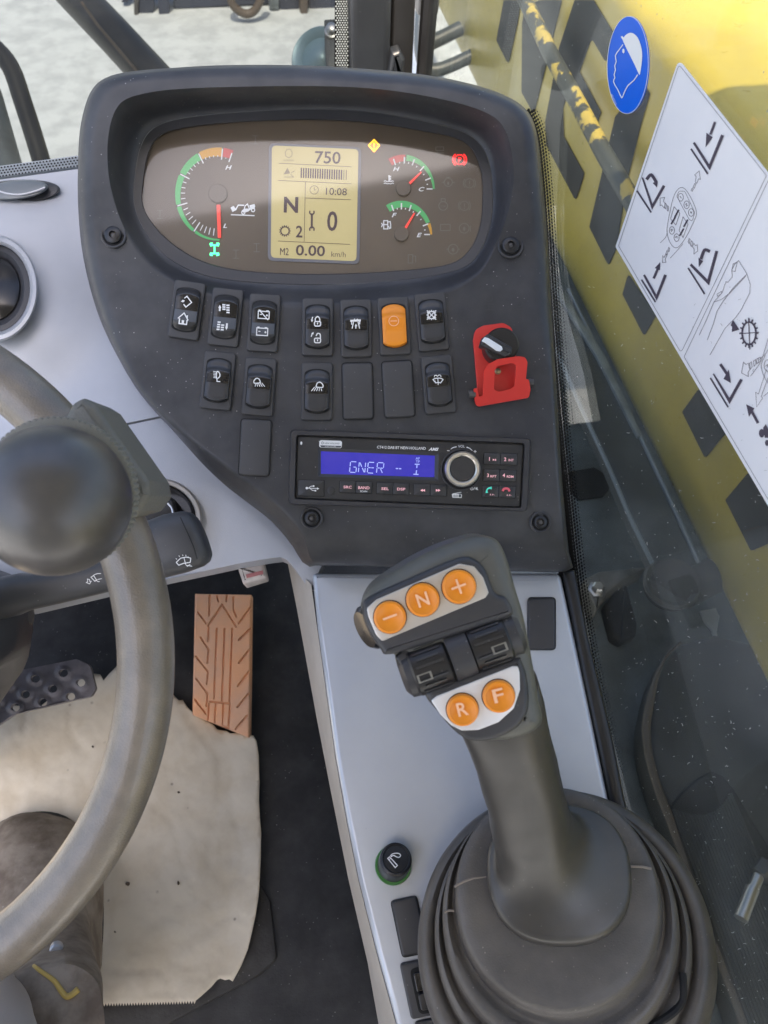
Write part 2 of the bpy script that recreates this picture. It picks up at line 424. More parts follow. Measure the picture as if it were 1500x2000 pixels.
MT['plate2'] = pmat('brushed_plate_pale', (.78, .78, .79), .3, metal=.4, bump=.05)
MT['pedal'] = pmat('pedal_rubber', (.86, .44, .23), .65, bump=.4, bscale=500, var=.35, vscale=14, c2=(.74, .43, .27), dust=.3)
MT['pedal2'] = pmat('pedal_metal', (.20, .185, .20), .5, metal=.3, bump=.4, bscale=400, var=.35, vscale=40, dust=.5)
MT['floor'] = pmat('floor_rubber', (.016, .0165, .018), .55, bump=.4, bscale=500, dust=.7, var=.3)
MT['mat'] = pmat('mat_rubber', (.032, .030, .028), .7, bump=.6, bscale=350, dust=.9, var=.3)
MT['paper'] = pmat('paper', (.66, .59, .47), .75, bump=.5, bscale=90, var=.5, vscale=19, c2=(.58, .50, .375), vr=(.42, .66), dust=.8, dscale=45, dcol=(.14, .11, .08))
MT['crumb'] = pmat('dry_leaf', (.09, .065, .045), .8)
MT['boot'] = pmat('boot_leather', (.14, .105, .075), .7, bump=.9, bscale=140, var=.45, vscale=28, c2=(.28, .23, .175), dust=.8, dscale=80)
MT['yellowthread'] = pmat('yellow_thread', (.46, .33, .09), .6)
MT['trouser'] = pmat('trouser_cloth', (.42, .37, .33), .9, bump=.8, bscale=900)
MT['yellow'] = pmat('boom_yellow', (.47, .37, .045), .34, var=.22, vscale=3, bump=.05, dust=.2, dscale=60, dcol=(.2, .17, .05), rvar=.08)
MT['decal'] = pmat('boom_decal', (.012, .013, .014), .6, spec=.25, var=.3, vscale=6, dust=.25, dscale=60)
MT['chassis'] = pmat('chassis_grey', (.20, .235, .25), .45, var=.5, vscale=9, bump=.3, bscale=200, dust=.4, dscale=60)
MT['rail'] = pmat('rail_grey', (.040, .052, .062), .42, var=.3, vscale=12, bump=.2, bscale=200, dust=.3, dscale=60)
MT['tread'] = pmat('tread_rubber', (.010, .009, .007), .7, bump=.3, dust=.3)
MT['fender'] = pmat('fender_plastic', (.040, .044, .044), .5, var=.4, vscale=8, dust=.4, dscale=60)
MT['edge'] = pmat('fender_edge', (.10, .085, .07), .6)
MT['sticker'] = pmat('sticker_white', (.80, .80, .81), .35, var=.04, vscale=10)
MT['inkd'] = pmat('sticker_ink', (.075, .062, .085), .5)
MT['inkl'] = pmat('sticker_line', (.17, .15, .16), .5)
MT['stickerblue'] = pmat('sticker_blue', (.0, .125, .72), .35)
MT['frit'] = pmat('glass_frit', (.003, .003, .003), .8, spec=.1)
MT['pillar'] = pmat('pillar_paint', (.018, .021, .026), .4, dust=.15, var=.2)
MT['lampblue'] = pmat('lamp_shell', (.22, .33, .38), .35, metal=.2)
MT['bluemetal'] = pmat('implement_blue', (.035, .045, .075), .5, var=.3, vscale=3)
MT['hose'] = pmat('hose_brown', (.085, .065, .05), .6)
MT['head'] = pmat('headliner', (.45, .41, .35), .8)
MT['glass'] = glassmat('window_glass', (.82, .84, .82), .6, .075, dcol=(.42, .45, .44))
MT['wind'] = glassmat('windscreen_glass', (.255, .275, .28), .6, .025)  # heavy tint dims the sunlit yard seen through the pane
MT['lens'] = glassmat('cluster_lens', (1, 1, 1), .9, .012, dcol=(.5, .45, .4), rough=.07)
def ground_mat():
    m = pmat('yard_concrete', (.50, .535, .55), .9, var=.35, vscale=7, c2=(.40, .43, .445), bump=.8, bscale=40, vr=(.42, .60)); return m
MT['ground'] = ground_mat()
def worn_mat():
    m = pmat('worn_pipe', (.05, .055, .05), .5, var=.1, vscale=13, vr=(.555, .575), c2=(.40, .31, .07)); return m
MT['pipe'] = worn_mat()

# ================================================================== the setting
g = MB(); g.add([(-60, -60, 0), (60, -60, 0), (60, 90, 0), (-60, 90, 0)], [(0, 1, 2, 3)])
tag(g.build('yard_ground', MT['ground']), 'pale sunlit concrete yard outside the windscreen', kind='structure')
g = MB(); g.box((-.33, .12, ZF - .02), 1.22, 1.35, .04)
tag(g.build('cab_floor', MT['floor'], loc=(-.3, .1, ZF)), 'black rubber cab floor', kind='structure')
g = MB(); g.box((-.42, .70, ZF + .17), .90, .03, .34)
tag(g.build('footwell_wall', MT['floor'], loc=(-.4, .7, ZF)), 'black front wall of the footwell', kind='structure')
g = MB(); g.slab(Frame((0, 0, 2.40), (1, 0, 0), (0, 1, 0)), [(-.56, -1.15), (.72, -1.15), (.72, .42), (-.56, .42)], 0, .06, .02, uv=True)  # unseen roof; side overhang added for shade, other edges cut to steer sunlight
tag(g.build('cab_roof', MT['head'], loc=(-.3, 0, 2.4)), 'beige lined cab roof overhead, with a side overhang added to shade the chassis', kind='structure')
g = MB(); g.box((-.30, -1.10, 1.71), 1.3, .05, 1.37)  # unseen wall, raised to the roof so the gauge lens reflects beige
tag(g.build('cab_rear_wall', MT['head'], loc=(-.35, -1.1, 1.02)), 'beige lined rear wall of the cab', kind='structure')

# ================================================================== dashboard cowl (silver)
SEAM = [(-400, 985), (-100, 905), (60, 868), (225, 833), (312, 815), (400, 800), (640, 770)]
YB = [(-400, 1290), (-60, 1216), (60, 1191), (200, 1158), (410, 1113), (470, 1100), (530, 1090), (548, 1088), (560, 1093), (572, 1106), (585, 1123), (596, 1140), (606, 1146), (612, 1142)]
CREASE = [(-400, 1180), (200, 1020), (330, 925), (440, 985), (566, 1096)]
def cowl_w(x, y):
    w = .0
    # rounded swelling that carries the round vent
    dd = math.hypot((x + 12) / 1.0, (y - 565) / 1.1)
    w += .020 * sstep((240 - dd) / 170)
    # far edge falls away to the windscreen
    w -= .03 * sstep((430 - y) / 150)
    w += .006 * math.sin((x + 100) / 210) * sstep((y - 500) / 200)
    # lower lip: the left of the crease turns down towards the knees
    d = (y - lerpc([(-400, 1100), (60, 1010), (300, 930), (430, 955), (500, 1010), (566, 1070), (640, 1120)], x))
    if y > 860 and d > 0: w -= .16 * (d * .000465) + 1.1 * (d * .000465) ** 2
    return w
cowl = thing('dashboard_cowl', 'silver grey moulded dashboard cowl beside the black instrument panel', 'dashboard', at(200, 800, .78))
up = [(-400, 372), (-200, 372), (0, 351), (160, 329), (400, 320), (640, 330)] + [(640, 766)] + [(x, y - 2.2) for x, y in reversed(SEAM)][1:]
MB().sheet(K, up, cowl_w, 16, skirt=.012).build('upper_panel', MT['cowl'], cowl, smooth=50)
lo = [(x, y + 2.2) for x, y in SEAM] + [(640, 1000), (630, 1100)] + list(reversed(YB))
MB().sheet(K, roundpoly(lo, 4, 2), lambda x, y: cowl_w(x, y) - .0015, 13, holes=[rot(circ(314, 1006, 72, 63, 28), (314, 1006), -20)], skirt=.02).build('lower_panel', MT['cowl'], cowl, smooth=50)
MB().slab(K, [(-400, 990), (640, 760), (640, 790), (-400, 1010)], -.03, -.012).build('seam_backing', MT['gap'], cowl)
# perforated screen-edge strip
strip = thing('screen_edge_strip', 'dark dotted strip along the foot of the windscreen', 'trim strip', K.at(60, 335, -.02))
SW = -.022
MB().slab(K, [(-400, 392), (-200, 366), (0, 346), (157, 325), (157, 303), (0, 324), (-200, 344), (-400, 368)], SW - .01, SW).build('base', pmat('strip_grey', (.22, .25, .27), .5), strip)
ik = Ink(K, SW + .0005)
for i in range(62):
    x = -205 + i * 6.3
    for k in range(4):
        y0 = lerpc([(-400, 372), (-200, 347), (0, 327.5), (157, 306.5)], x) + k * 5.4
        ik.disc(x + (3.1 if k % 2 else 0), y0, 2.1, 1.8, 6)
tag(ik.done('dot_pattern', MT['frit'], strip), kind='stuff')
MB().slab(K, [(92, 330), (157, 300), (190, 285), (190, 330)], -.04, -.028, .004).build('end_block', MT['chassis'], strip)

def ellipse_loop(fr, cx, cy, rx, ry, w, n=40, ang=0):
    return [fr.at(x, y, w) for x, y in rot(circ(cx, cy, rx, ry, n), (cx, cy), ang)]
# round vent
v = thing('round_air_vent', 'round air vent with silver ring and dark centre behind the steering wheel', 'air vent', K.at(-12, 565, .02))
RV = .012
prof = [(86, 105, -.004), (86, 105, .020), (83, 101, .0255), (76, 93, .0265), (71, 87, .022), (70, 86, .012)]
MB().loft([ellipse_loop(K, -12, 563, a, b, w + RV, 56) for a, b, w in prof], False, False).build('rim', MT['ring'], v)
MB().loft([ellipse_loop(K, -12, 563, a, b, w + RV, 48) for a, b, w in [(70, 86, .018), (60, 75, .019), (50, 62, .012), (47, 58, .002)]], False, False).build('bezel', MT['dash2'], v)
MB().loft([ellipse_loop(K, -12, 563, a, b, w + RV + .014, 40) for a, b, w in [(50, 62, .001), (30, 40, .006), (4, 5, .008)]], False, True).build('flap', MT['gloss'], v)
# oval vent at the far end
v = thing('oval_air_vent', 'flat oval black and grey air vent by the windscreen foot', 'air vent', K.at(30, 370, -.012))
wv = lambda dx: -.012 + dx
MB().loft([ellipse_loop(K, 22, 378, a, b, wv(w), 48, 5) for a, b, w in [(96, 26, -.006), (96, 26, .010), (90, 22, .014), (70, 17, .015)]], False, True).build('collar', MT['dash2'], v)
MB().loft([ellipse_loop(K, 32, 371, a, b, wv(w), 48, 6) for a, b, w in [(62, 19, .010), (62, 19, .020), (57, 16, .024), (30, 8, .026), (3, 1, .026)]], False, True).build('louvre', pmat('louvre_grey', (.12, .135, .145), .35), v)
MB().tube([K.at(x, y, wv(.0262)) for x, y in spline([(-20, 366), (10, 377), (40, 380), (70, 373), (88, 366)], 5, False)], .0009, 6).build('louvre_lip', MT['ring'], v)
# ignition recess
v = thing('ignition_switch', 'black ignition switch in a round silver-rimmed recess behind the stalk', 'ignition switch', K.at(315, 1010, 0))
wi = cowl_w(330, 985)
MB().loft([ellipse_loop(K, 314, 1006, a, b, w + wi, 48, -20) for a, b, w in [(82, 72, -.012), (82, 72, .002), (78, 68, .0055), (71, 62, .005), (69, 60, -.004)]], False, False).build('rim', MT['beige'], v)
MB().loft([ellipse_loop(K, 314, 1006, a, b, w + wi, 48, -20) for a, b, w in [(70, 61, -.002), (66, 57, -.0005), (62, 53, -.012), (2, 2, -.012)]], False, True).build('recess', MT['gloss'], v)
MB().slab(K, roundpoly([(258, 985), (322, 962), (342, 975), (348, 1010), (300, 1035), (262, 1030)], 9), wi - .012, wi + .008, .004).build('key_head', MT['black'], v)
MB().tube([K.at(x, y, wi + .009) for x, y in spline([(328, 983), (336, 993), (339, 1008)], 5, False)], .0012, 6).build('key_ring', MT['steel'], v)
# translucent push button below the cowl edge
v = thing('interlock_lamp', 'small clear lamp with a pink band under the cowl lip', 'lamp', K.at(492, 1115, -.02))
cw = -.030
MB().slab(K, roundpoly([(462, 1105), (512, 1092), (520, 1127), (474, 1141)], 5), cw - .02, cw, .004).build('lens', pmat('clear_cap', (.62, .56, .52), .2, var=.2, vscale=80), v)
MB().slab(K, [(480, 1122), (513, 1114), (514, 1121), (482, 1129)], cw, cw + .001).build('band', pmat('pink_band', (.42, .16, .16), .4), v)

# ================================================================== side console
CON_L = [(608, 1142), (620, 1230), (655, 1480), (676, 1600), (700, 1720), (735, 1860), (790, 2060)]
con = thing('side_console', 'light silver side console under the joystick', 'console', at(870, 1500, .7))
top = roundpoly([(609, 1118), (1096, 1118), (1140, 1320), (1193, 1575), (1310, 2060), (790, 2060), (735, 1860), (700, 1720), (676, 1600), (655, 1480), (620, 1230)], [10, 18, 0, 0, 0, 0, 0, 0, 0, 0, 0], 5)
MB().slab(K, top, -.03, .004, .005, 4).build('top_plate', MT['silver'], con)
L2 = [(562, 1100), (580, 1190), (618, 1400), (645, 1540), (680, 1715), (718, 1880), (750, 2060)]
A = [K.at(x, y, -.002) for x, y in CON_L]; B = [K.at(x, y, -.055) for x, y in L2]
mid = [a.lerp(b, .3) + K.W * .010 for a, b in zip(A, B)]; E_ = [b - Vector((0, 0, .30)) + Vector((.05, 0, 0)) for b in B]
def strip_mesh(rows):
    mm = MB(); n = len(rows[0]); vs = []
    for r_ in rows: vs += r_
    mm.add(vs, [(k * n + i, k * n + i + 1, (k + 1) * n + i + 1, (k + 1) * n + i) for k in range(len(rows) - 1) for i in range(n - 1)]); return mm
strip_mesh([A, mid, B]).build('side_skirt', MT['beige'], con, smooth=60)
strip_mesh([B, E_]).build('lower_side', MT['floor'], con)
# black edge seal between console and window
m = MB(); m.slab(K, [(1098, 1112), (1124, 1112), (1150, 1240), (1198, 1440), (1222, 1560), (1345, 2060), (1310, 2060), (1196, 1578), (1140, 1318), (1102, 1130)], -.02, .006, .004, 3)
tag(m.build('edge_seal', MT['black'], con))
def kblank(cx, cy, w, h, ang, label, name='blank_switch_cover'):
    t = thing(name, label, 'switch blank', K.at(cx, cy, .004), 'blank covers in unused switch slots')
    MB().slab(K, crect(cx, cy, w, h, 8, ang), .003, .0075, .0015).build('cover', MT['dash2'], t)
    MB().slab(K, crect(cx, cy, w + 3, h + 3, 9, ang), .0035, .0048).build('slot_edge', MT['gap'], t)
kblank(1058, 1218, 53, 101, 0, 'blank dark switch cover on the console beside the joystick head')
kblank(800, 1810, 51, 112, 12, 'blank dark switch cover below the cigarette lighter')
t = thing('console_switch', 'black console rocker switch half hidden by the joystick boot', 'switch', K.at(822, 1930, .004))
MB().slab(K, crect(822, 1932, 62, 112, 8, 12), .003, .0080, .0018).build('bezel', MT['dash2'], t)
MB().slab(K, crect(826, 1934, 34, 92, 12, 12), .0078, .0086).build('well', MT['deep'], t)
MB().slab(K, crect(823, 1918, 26, 40, 6, 12), .008, .0100, .001).build('rocker', MT['gloss'], t)
MB().slab(K, crect(832, 1956, 26, 34, 6, 12), .008, .0125, .001).build('rocker_end', MT['black'], t)
t = thing('blank_switch_cover', 'dark switch cover below the console rocker switch at the boot edge', 'switch blank', K.at(850, 2030, .004), 'blank covers in unused switch slots')
MB().slab(K, crect(850, 2046, 60, 112, 8, 12), .003, .0075, .0015).build('cover', MT['dash2'], t)
# cigarette lighter
t = thing('cigarette_lighter', 'round black cigarette lighter knob with green collar on the console', 'lighter', K.at(768, 1689, .004))
mp = K.mpp(768, 1689)
O = K.at(768, 1689, .004); LX = (K.W + CU * .42 + CR * .12).normalized()
MB().lathe(O, K.W, [(35.5 * mp, 0), (35.5 * mp, .004), (34 * mp, .0052), (31 * mp, .0052)], 40).build('collar', pmat('green_collar', (.03, .17, .03), .35), t)
MB().lathe(O + K.W * .001, LX, [(31.5 * mp, .002), (30.5 * mp, .012), (31 * mp, .017), (30 * mp, .0195), (26 * mp, .0205), (24.6 * mp, .0203), (24.2 * mp, .0193), (23.6 * mp, .0203), (1 * mp, .0207)], 44).build('knob', MT['black'], t)
z = Z(690, 1580, 4.7619)
LF = Frame(O + LX * .0222, CR, LX.cross(CR)); ik = Ink(LF, .0)
ik.line(z((320, 460), (338, 445), (410, 525), (390, 545)), 2.0, True).line(z((330, 470), (352, 458)), 1.8)
ik.line([q for q in spline(z((345, 440), (362, 420), (395, 412), (425, 415), (440, 432), (425, 450), (400, 445), (375, 432), (350, 445)), 4, False)], 2.0)
ik.done('cigarette_symbol', MT['white'], t)

# ================================================================== instrument panel housing
pA = [(262, 400), (264, 340), (275, 285), (300, 250), (350, 232), (450, 220), (600, 213), (720, 219), (830, 237), (905, 258), (940, 285), (958, 330), (962, 400), (955, 450), (935, 495), (900, 525), (800, 545), (650, 556), (500, 552), (400, 538), (330, 505), (285, 455)]
pG = [(279, 400), (281, 350), (290, 300), (310, 268), (350, 252), (450, 240), (600, 234), (720, 240), (830, 257), (890, 270), (922, 292), (940, 340), (942, 400), (935, 450), (915, 490), (880, 515), (800, 527), (650, 535), (500, 531), (410, 515), (350, 485), (305, 445)]
pB = [(232, 420), (212, 340), (212, 262), (232, 205), (280, 183), (380, 172), (600, 168), (740, 174), (860, 193), (945, 218), (985, 250), (1003, 320), (1000, 385), (985, 440), (962, 490), (935, 532), (880, 565), (780, 585), (650, 594), (500, 589), (390, 570), (318, 538), (268, 490)]
pO = [(157, 300), (160, 255), (168, 215), (180, 182), (200, 160), (240, 146), (330, 137), (450, 131), (600, 132), (720, 139), (830, 150), (920, 168), (980, 188), (1020, 212), (1042, 250), (1053, 330), (1064, 450), (1073, 600), (1084, 780), (1094, 940), (1106, 1070), (1108, 1098), (1098, 1113), (900, 1108), (700, 1103), (618, 1100), (605, 1092), (600, 1075), (592, 1050), (575, 1027), (545, 995), (504, 963), (448, 921), (399, 885), (350, 845), (310, 806), (270, 757), (235, 698), (203, 632), (180, 562), (163, 480), (156, 390)]
cen = (610, 395)
def rad_at(poly, a):
    dx, dy = math.cos(a), math.sin(a); best = 0
    for i in range(len(poly)):
        x1, y1 = poly[i - 1][0] - cen[0], poly[i - 1][1] - cen[1]; x2, y2 = poly[i][0] - cen[0], poly[i][1] - cen[1]
        ex, ey = x2 - x1, y2 - y1; den = dx * ey - dy * ex
        if abs(den) < 1e-9: continue
        t = (x1 * ey - y1 * ex) / den; s_ = (x1 * dy - y1 * dx) / den
        if t > 0 and -1e-6 <= s_ <= 1 + 1e-6: best = max(best, t)
    return best
angs = [2 * math.pi * i / 260 for i in range(260)] + [math.atan2(y - cen[1], x - cen[0]) % (2 * math.pi) for x, y in pO if y > 900]
angs = sorted(set(round(a, 4) for a in angs))
sA, sG, sB = spline(pA, 6), spline(pG, 6), spline(pB, 6)
sO = spline(pO, 4)
def ringpx(poly): return [(cen[0] + rad_at(poly, a) * math.cos(a), cen[1] + rad_at(poly, a) * math.sin(a)) for a in angs]
qA, qG, qB, qO = ringpx(sA), ringpx(sG), ringpx(sB), ringpx(sO)
WA = -.012
def face_h(x, y):
    w = .030 * sstep((545 - y) / 340)
    if y > 1005: w -= .030 * ((y - 1005) / 95) ** 2
    return w
def mixp(a, b, t): return (a[0] + (b[0] - a[0]) * t, a[1] + (b[1] - a[1]) * t)
def full_h(x, y, d):               # d: distance in px from the outline
    rw = 27.0 - 17 * sstep((y - 600) / 150); e = max(0, 1 - d / rw); return face_h(x, y) - .0004074 * rw * (1 - math.sqrt(max(0, 1 - e * e)))
loops = []
for k in range(9):
    t = k / 8; f = sstep(t) * .65 + .35 * t * t
    loops.append([D.at(*mixp(a, b, t), WA + (face_h(*b) - WA) * f) for a, b in zip(qA, qB)])
TT = [.03, .08, .16, .26, .36, .46, .56, .66, .74, .81, .87, .91, .94, .965, .98, .99, 1.0]
for t in TT:
    lp = []
    for b, o in zip(qB, qO):
        L = math.hypot(o[0] - b[0], o[1] - b[1])
        # keep the last rings inside the rolled edge everywhere
        d = L * (1 - t)
        if t >= .81:
            e = (1 - t) / .19; d = min(L * .19, 32) * e
        else: d = min(L * .19, 32) + (L - min(L * .19, 32)) * (1 - t / .81)
        p = mixp(o, b, d / L); lp.append(D.at(p[0], p[1], full_h(p[0], p[1], d)))
    loops.append(lp)
def flare(i):
    x, y = qO[i]; n = Vector((qO[(i + 1) % len(qO)][1] - qO[i - 1][1], -(qO[(i + 1) % len(qO)][0] - qO[i - 1][0]))).normalized()
    if n.dot(Vector((x - cen[0], y - cen[1]))) < 0: n = -n
    a = 4 + 23 * sstep((y - 820) / 120) * sstep((620 - x) / 30)
    return n * a
for dw, k in ((-.012, .55), (-.03, 1.0), (-.10, 1.0)):
    lp = []
    for i, o in enumerate(qO):
        f = flare(i) * k; lp.append(D.at(o[0] + f.x, o[1] + f.y, full_h(o[0], o[1], 0) + dw))
    loops.append(lp)
house = thing('instrument_housing', 'black hooded dashboard housing that holds gauges, switches and radio', 'dashboard panel', D.at(700, 1000, -.05))
MB().loft(loops, False, False).build('shell', MT['dash'], house, smooth=60)
def screw(x, y, r=24, rec=True):
    w = face_h(x, y); mp = D.mpp(x, y); O = D.at(x, y, w)
    s_ = MB().lathe(O, D.W, [(r * mp, -.001), (r * mp, .0007), ((r - 1.5) * mp, .0012), ((r - 4) * mp, .0010), ((r - 5) * mp, -.0002)], 32).build('screw', MT['dash2'], house)
    MB().lathe(O, D.W, [((r - 4.5) * mp, .0001), ((r - 9) * mp, .0003), ((r - 9.5) * mp, .0004)], 28).build('recess', MT['deep'], s_)
    MB().lathe(O, D.W, [((r - 9) * mp, .0003), ((r - 9) * mp, .0022), ((r - 11) * mp, .0028), (7 * mp, .0030), (6 * mp, .0012), (.3 * mp, .0012)], 24).build('bolt_head', MT['black'], s_)
    MB().lathe(O, D.W, [(6.2 * mp, .00125), (3 * mp, .0019), (.3 * mp, .0021)], 6).build('socket', MT['dksteel'], s_)
for x, y, r in ((222, 460, 25), (997, 480, 25), (609, 1012, 22), (1055, 1020, 21)): screw(x, y, r)
# embossed symbols on the bare panel
ik = Ink(D, lambda x, y: face_h(x, y) + .0004)
for cx, cy in ((955, 590), (1013, 600), (905, 622)):
    ik.ring(cx, cy - 8, 7, 1.6).lines(1.6, [(cx - 11, cy + 4), (cx + 11, cy + 4)], [(cx, cy + 2), (cx, cy + 16)], [(cx - 9, cy + 15), (cx + 9, cy + 15)])
ik.done('embossed_symbols', pmat('emboss', (.042, .043, .046), .5), house)

# ================================================================== instrument cluster
cl = thing('instrument_cluster', 'curved gauge cluster with three dials and central amber screen', 'gauge cluster', D.at(610, 395, WA - .01))
n = len(angs)
lp = [[D.at(*p, WA - .008) for p in qA], [D.at(*mixp(a, g_, .03), WA + .0003) for a, g_ in zip(qA, qG)], [D.at(*mixp(a, g_, .93), WA - .0005) for a, g_ in zip(qA, qG)], [D.at(*g_, WA - .0015) for g_ in qG], [D.at(*g_, WA - .005) for g_ in qG]]
MB().loft(lp, False, False).build('bezel', MT['dash2'], cl)
WF = WA - .0045
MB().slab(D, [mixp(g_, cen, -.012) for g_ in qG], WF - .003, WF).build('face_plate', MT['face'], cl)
WI = WF + .0003
MB().add([D.at(*mixp(g_, cen, -.004), WA - .0018) for g_ in qG], [tuple(range(len(qG)))]).build('lens', MT['lens'], cl)
def arcband(ik, cx, cy, rx, ry, a0, a1, w0, w1, n=14):
    o = []; i_ = []
    for k in range(n + 1):
        a = R(a0 + (a1 - a0) * k / n); wd = w0 + (w1 - w0) * k / n
        o.append((cx + rx * math.cos(a), cy - ry * math.sin(a))); i_.append((cx + (rx - wd) * math.cos(a), cy - (ry - wd) * math.sin(a)))
    for k in range(n): ik.poly([o[k], o[k + 1], i_[k + 1], i_[k]])
def tick(ik, cx, cy, rx, ry, a, r0, r1, wd):
    a = R(a); ik.line([(cx + rx * r0 * math.cos(a), cy - ry * r0 * math.sin(a)), (cx + rx * r1 * math.cos(a), cy - ry * r1 * math.sin(a))], wd)
def dial(name, cx, cy, rx, ry, bands, majors, minors, needle, hub, letters):
    plate = MB().lathe(D.at(cx, cy, WI), D.W, [(hub * .00042, -.0005), (hub * .00042, .0016), (hub * .00039, .0020), (.0002, .0020)], 32).build(name, MT['hubm'], cl)
    for mt in set(b[4] for b in bands):
        ik = Ink(D, WI)
        for a0, a1, w0, w1, m_ in bands:
            if m_ == mt: arcband(ik, cx, cy, rx, ry, a0, a1, w0, w1)
        ik.done('colour_band', MT[mt], plate)
    ik = Ink(D, WI + .0002)
    for a, r0, r1, wd in majors + minors: tick(ik, cx, cy, rx, ry, a, r0, r1, wd)
    for ch, x, y, cap in letters: ik.text(ch, x, y, cap, sx=1.35, bold=.03, shear=.3)
    ik.done('scale_marks', MT['white'], plate)
    (x0, y0), (x1, y1), w0, w1 = needle
    d = Vector((x1 - x0, y1 - y0)).normalized(); nn = Vector((-d.y, d.x))
    MB().slab(D, [(x0 + nn.x * w0, y0 + nn.y * w0), (x1 + nn.x * w1, y1 + nn.y * w1), (x1 - nn.x * w1, y1 - nn.y * w1), (x0 - nn.x * w0, y0 - nn.y * w0)], WI + .0006, WI + .0014).build('needle', MT['needle'], plate)
wid = lambda a: 3 + 15 * (272 - a) / (272 - 84)
bands = [(272, 236.5, wid(272), wid(236), 'green'), (233.5, 196.5, wid(233), wid(196), 'green'), (193.5, 155.5, wid(193), wid(155), 'green'), (152.5, 119, wid(152), wid(119), 'green'), (116.5, 85, wid(116), wid(85), 'amber'), (82.5, 69, 18, 17, 'redp')]
maj = [(a, .98, .74, 2.4) for a in (84, 117.5, 154, 195, 235)] + [(70, .94, .73, 2.4)]
mino = []
LA = [84, 117.5, 154, 195, 235, 270]
for i in range(5):
    for k in range(1, 5):
        a = LA[i] + (LA[i + 1] - LA[i]) * k / 5; f = i + k / 5
        mino.append((a, .83 + .014 * f, .80 - .012 * f, 1.7))
mino.append((77, .80, .78, 1.8))
dial('load_dial', 426, 379, 84, 91, bands, maj, mino, ((426.5, 400), (428.5, 464), 3.6, 3.0), 18.5, [('H', 446.5, 327, 8.5), ('L', 439.5, 441, 8.5)])
dial('temperature_dial', 788, 369, 61, 67, [(0, 84, 3.5, 12, 'green'), (86.5, 119, 13, 15, 'redp')], [(a, .93, .74, 2.6) for a in (0, 20, 45, 68, 88, 110)], [(a, .80, .75, 2.0) for a in (10, 33, 57, 78, 99)], ((800, 358), (823, 335.5), 2.4, 1.4), 15, [('H', 774, 330, 8.5), ('C', 823.5, 369.5, 8.5)])
dial('fuel_dial', 784, 458, 60, 66, [(0, 20, 3.5, 7, 'amber'), (22, 120, 8, 15, 'green')], [(a, .93, .74, 2.6) for a in (0, 20, 48, 70, 90, 110)], [(a, .80, .75, 2.0) for a in (10, 35, 60, 80, 100)], ((792, 445), (809.5, 416), 2.4, 1.4), 14.5, [('F', 770, 420, 8.5), ('E', 819, 459, 8.5)])
# white symbols
ik = Ink(D, WI)
z = Z(270, 230, 5.5556)
ik = Ink(D, WI)
ik.poly(z((1005, 1045), (1262, 1056), (1262, 1068), (1005, 1058)))
ik.poly(z((1000, 975), (1035, 955), (1068, 1000), (1022, 1022))).lines(2.6, z((1055, 1000), (1085, 948), (1150, 950)))
ik.poly(z((1120, 1010), (1150, 985), (1200, 985), (1265, 950), (1265, 985), (1215, 1000), (1190, 1020), (1140, 1030))).line(z((1150, 990), (1160, 955), (1185, 935), (1205, 985)), 2.0)
ik.poly(z((1205, 950), (1262, 935), (1270, 965), (1215, 985))).ring(*z((1140, 1028))[0], 3.2, 2.0).ring(*z((1246, 1002))[0], 3.2, 2.0)
ik.done('machine_symbol', MT['white'], cl)
z = Z(700, 250, 5.5556); ik = Ink(D, WI)
ik.lines(2.2, z((332, 510), (332, 582)), z((335, 525), (356, 525)), z((335, 545), (356, 545)), z((335, 562), (356, 562)))
for yy in (578, 602): ik.line(spline(z((275, yy + 2), (293, yy - 5), (312, yy + 4), (332, yy), (352, yy + 4), (370, yy - 5), (384, yy + 2)), 3, False), 1.7)
ik.done('temperature_symbol', MT['white'], cl); ik = Ink(D, WI)
ik.line(z((275, 1005), (318, 1005), (318, 1095), (275, 1095)), 2.0, True).lines(2.0, z((275, 1048), (318, 1048)), z((268, 1095), (325, 1095)), z((250, 1030), (262, 1050), (250, 1075)), z((255, 1050), (275, 1050)), z((322, 1020), (345, 1015), (350, 1050), (350, 1085), (335, 1090), (328, 1062)))
ik.done('fuel_symbol', MT['white'], cl)
# lamps
def led(name, fn, mat):
    i2 = Ink(D, WI); fn(i2); return i2.done(name, MT[mat], cl)
led('drive_mode_lamp', lambda k: k.lines(3.0, [(412, 479), (426, 479)], [(419, 479), (419, 494)], [(412, 495), (426, 495)]).disc(412, 476.5, 2.6).disc(426, 476.5, 2.6).disc(412, 497, 2.6).disc(426, 497, 2.6).lines(2, [(411, 481), (415, 474)], [(427, 481), (423, 474)], [(411, 493), (415, 500)], [(427, 493), (423, 500)]), 'led_g')
led('warning_lamp', lambda k: k.poly([(730.6, 274), (740, 284), (730.6, 295), (721, 284)]), 'led_o')
i2 = Ink(D, WI + .0003); i2.line([(730.6, 273), (741, 284), (730.6, 296), (720, 284)], 2.2, True).line([(730.6, 278), (730.6, 287)], 2.4).disc(730.6, 290, 1.5); i2.done('warning_mark', MT['led_a'], cl)
led('park_brake_lamp', lambda k: k.ring(897.6, 311.7, 9.5, 2.0).text('P', 898, 312, 10, bold=.03).line(circ(897.6, 311.7, 13.5, 13.5, 10, -55, 55), 2).line(circ(897.6, 311.7, 13.5, 13.5, 10, 125, 235), 2), 'led_r')
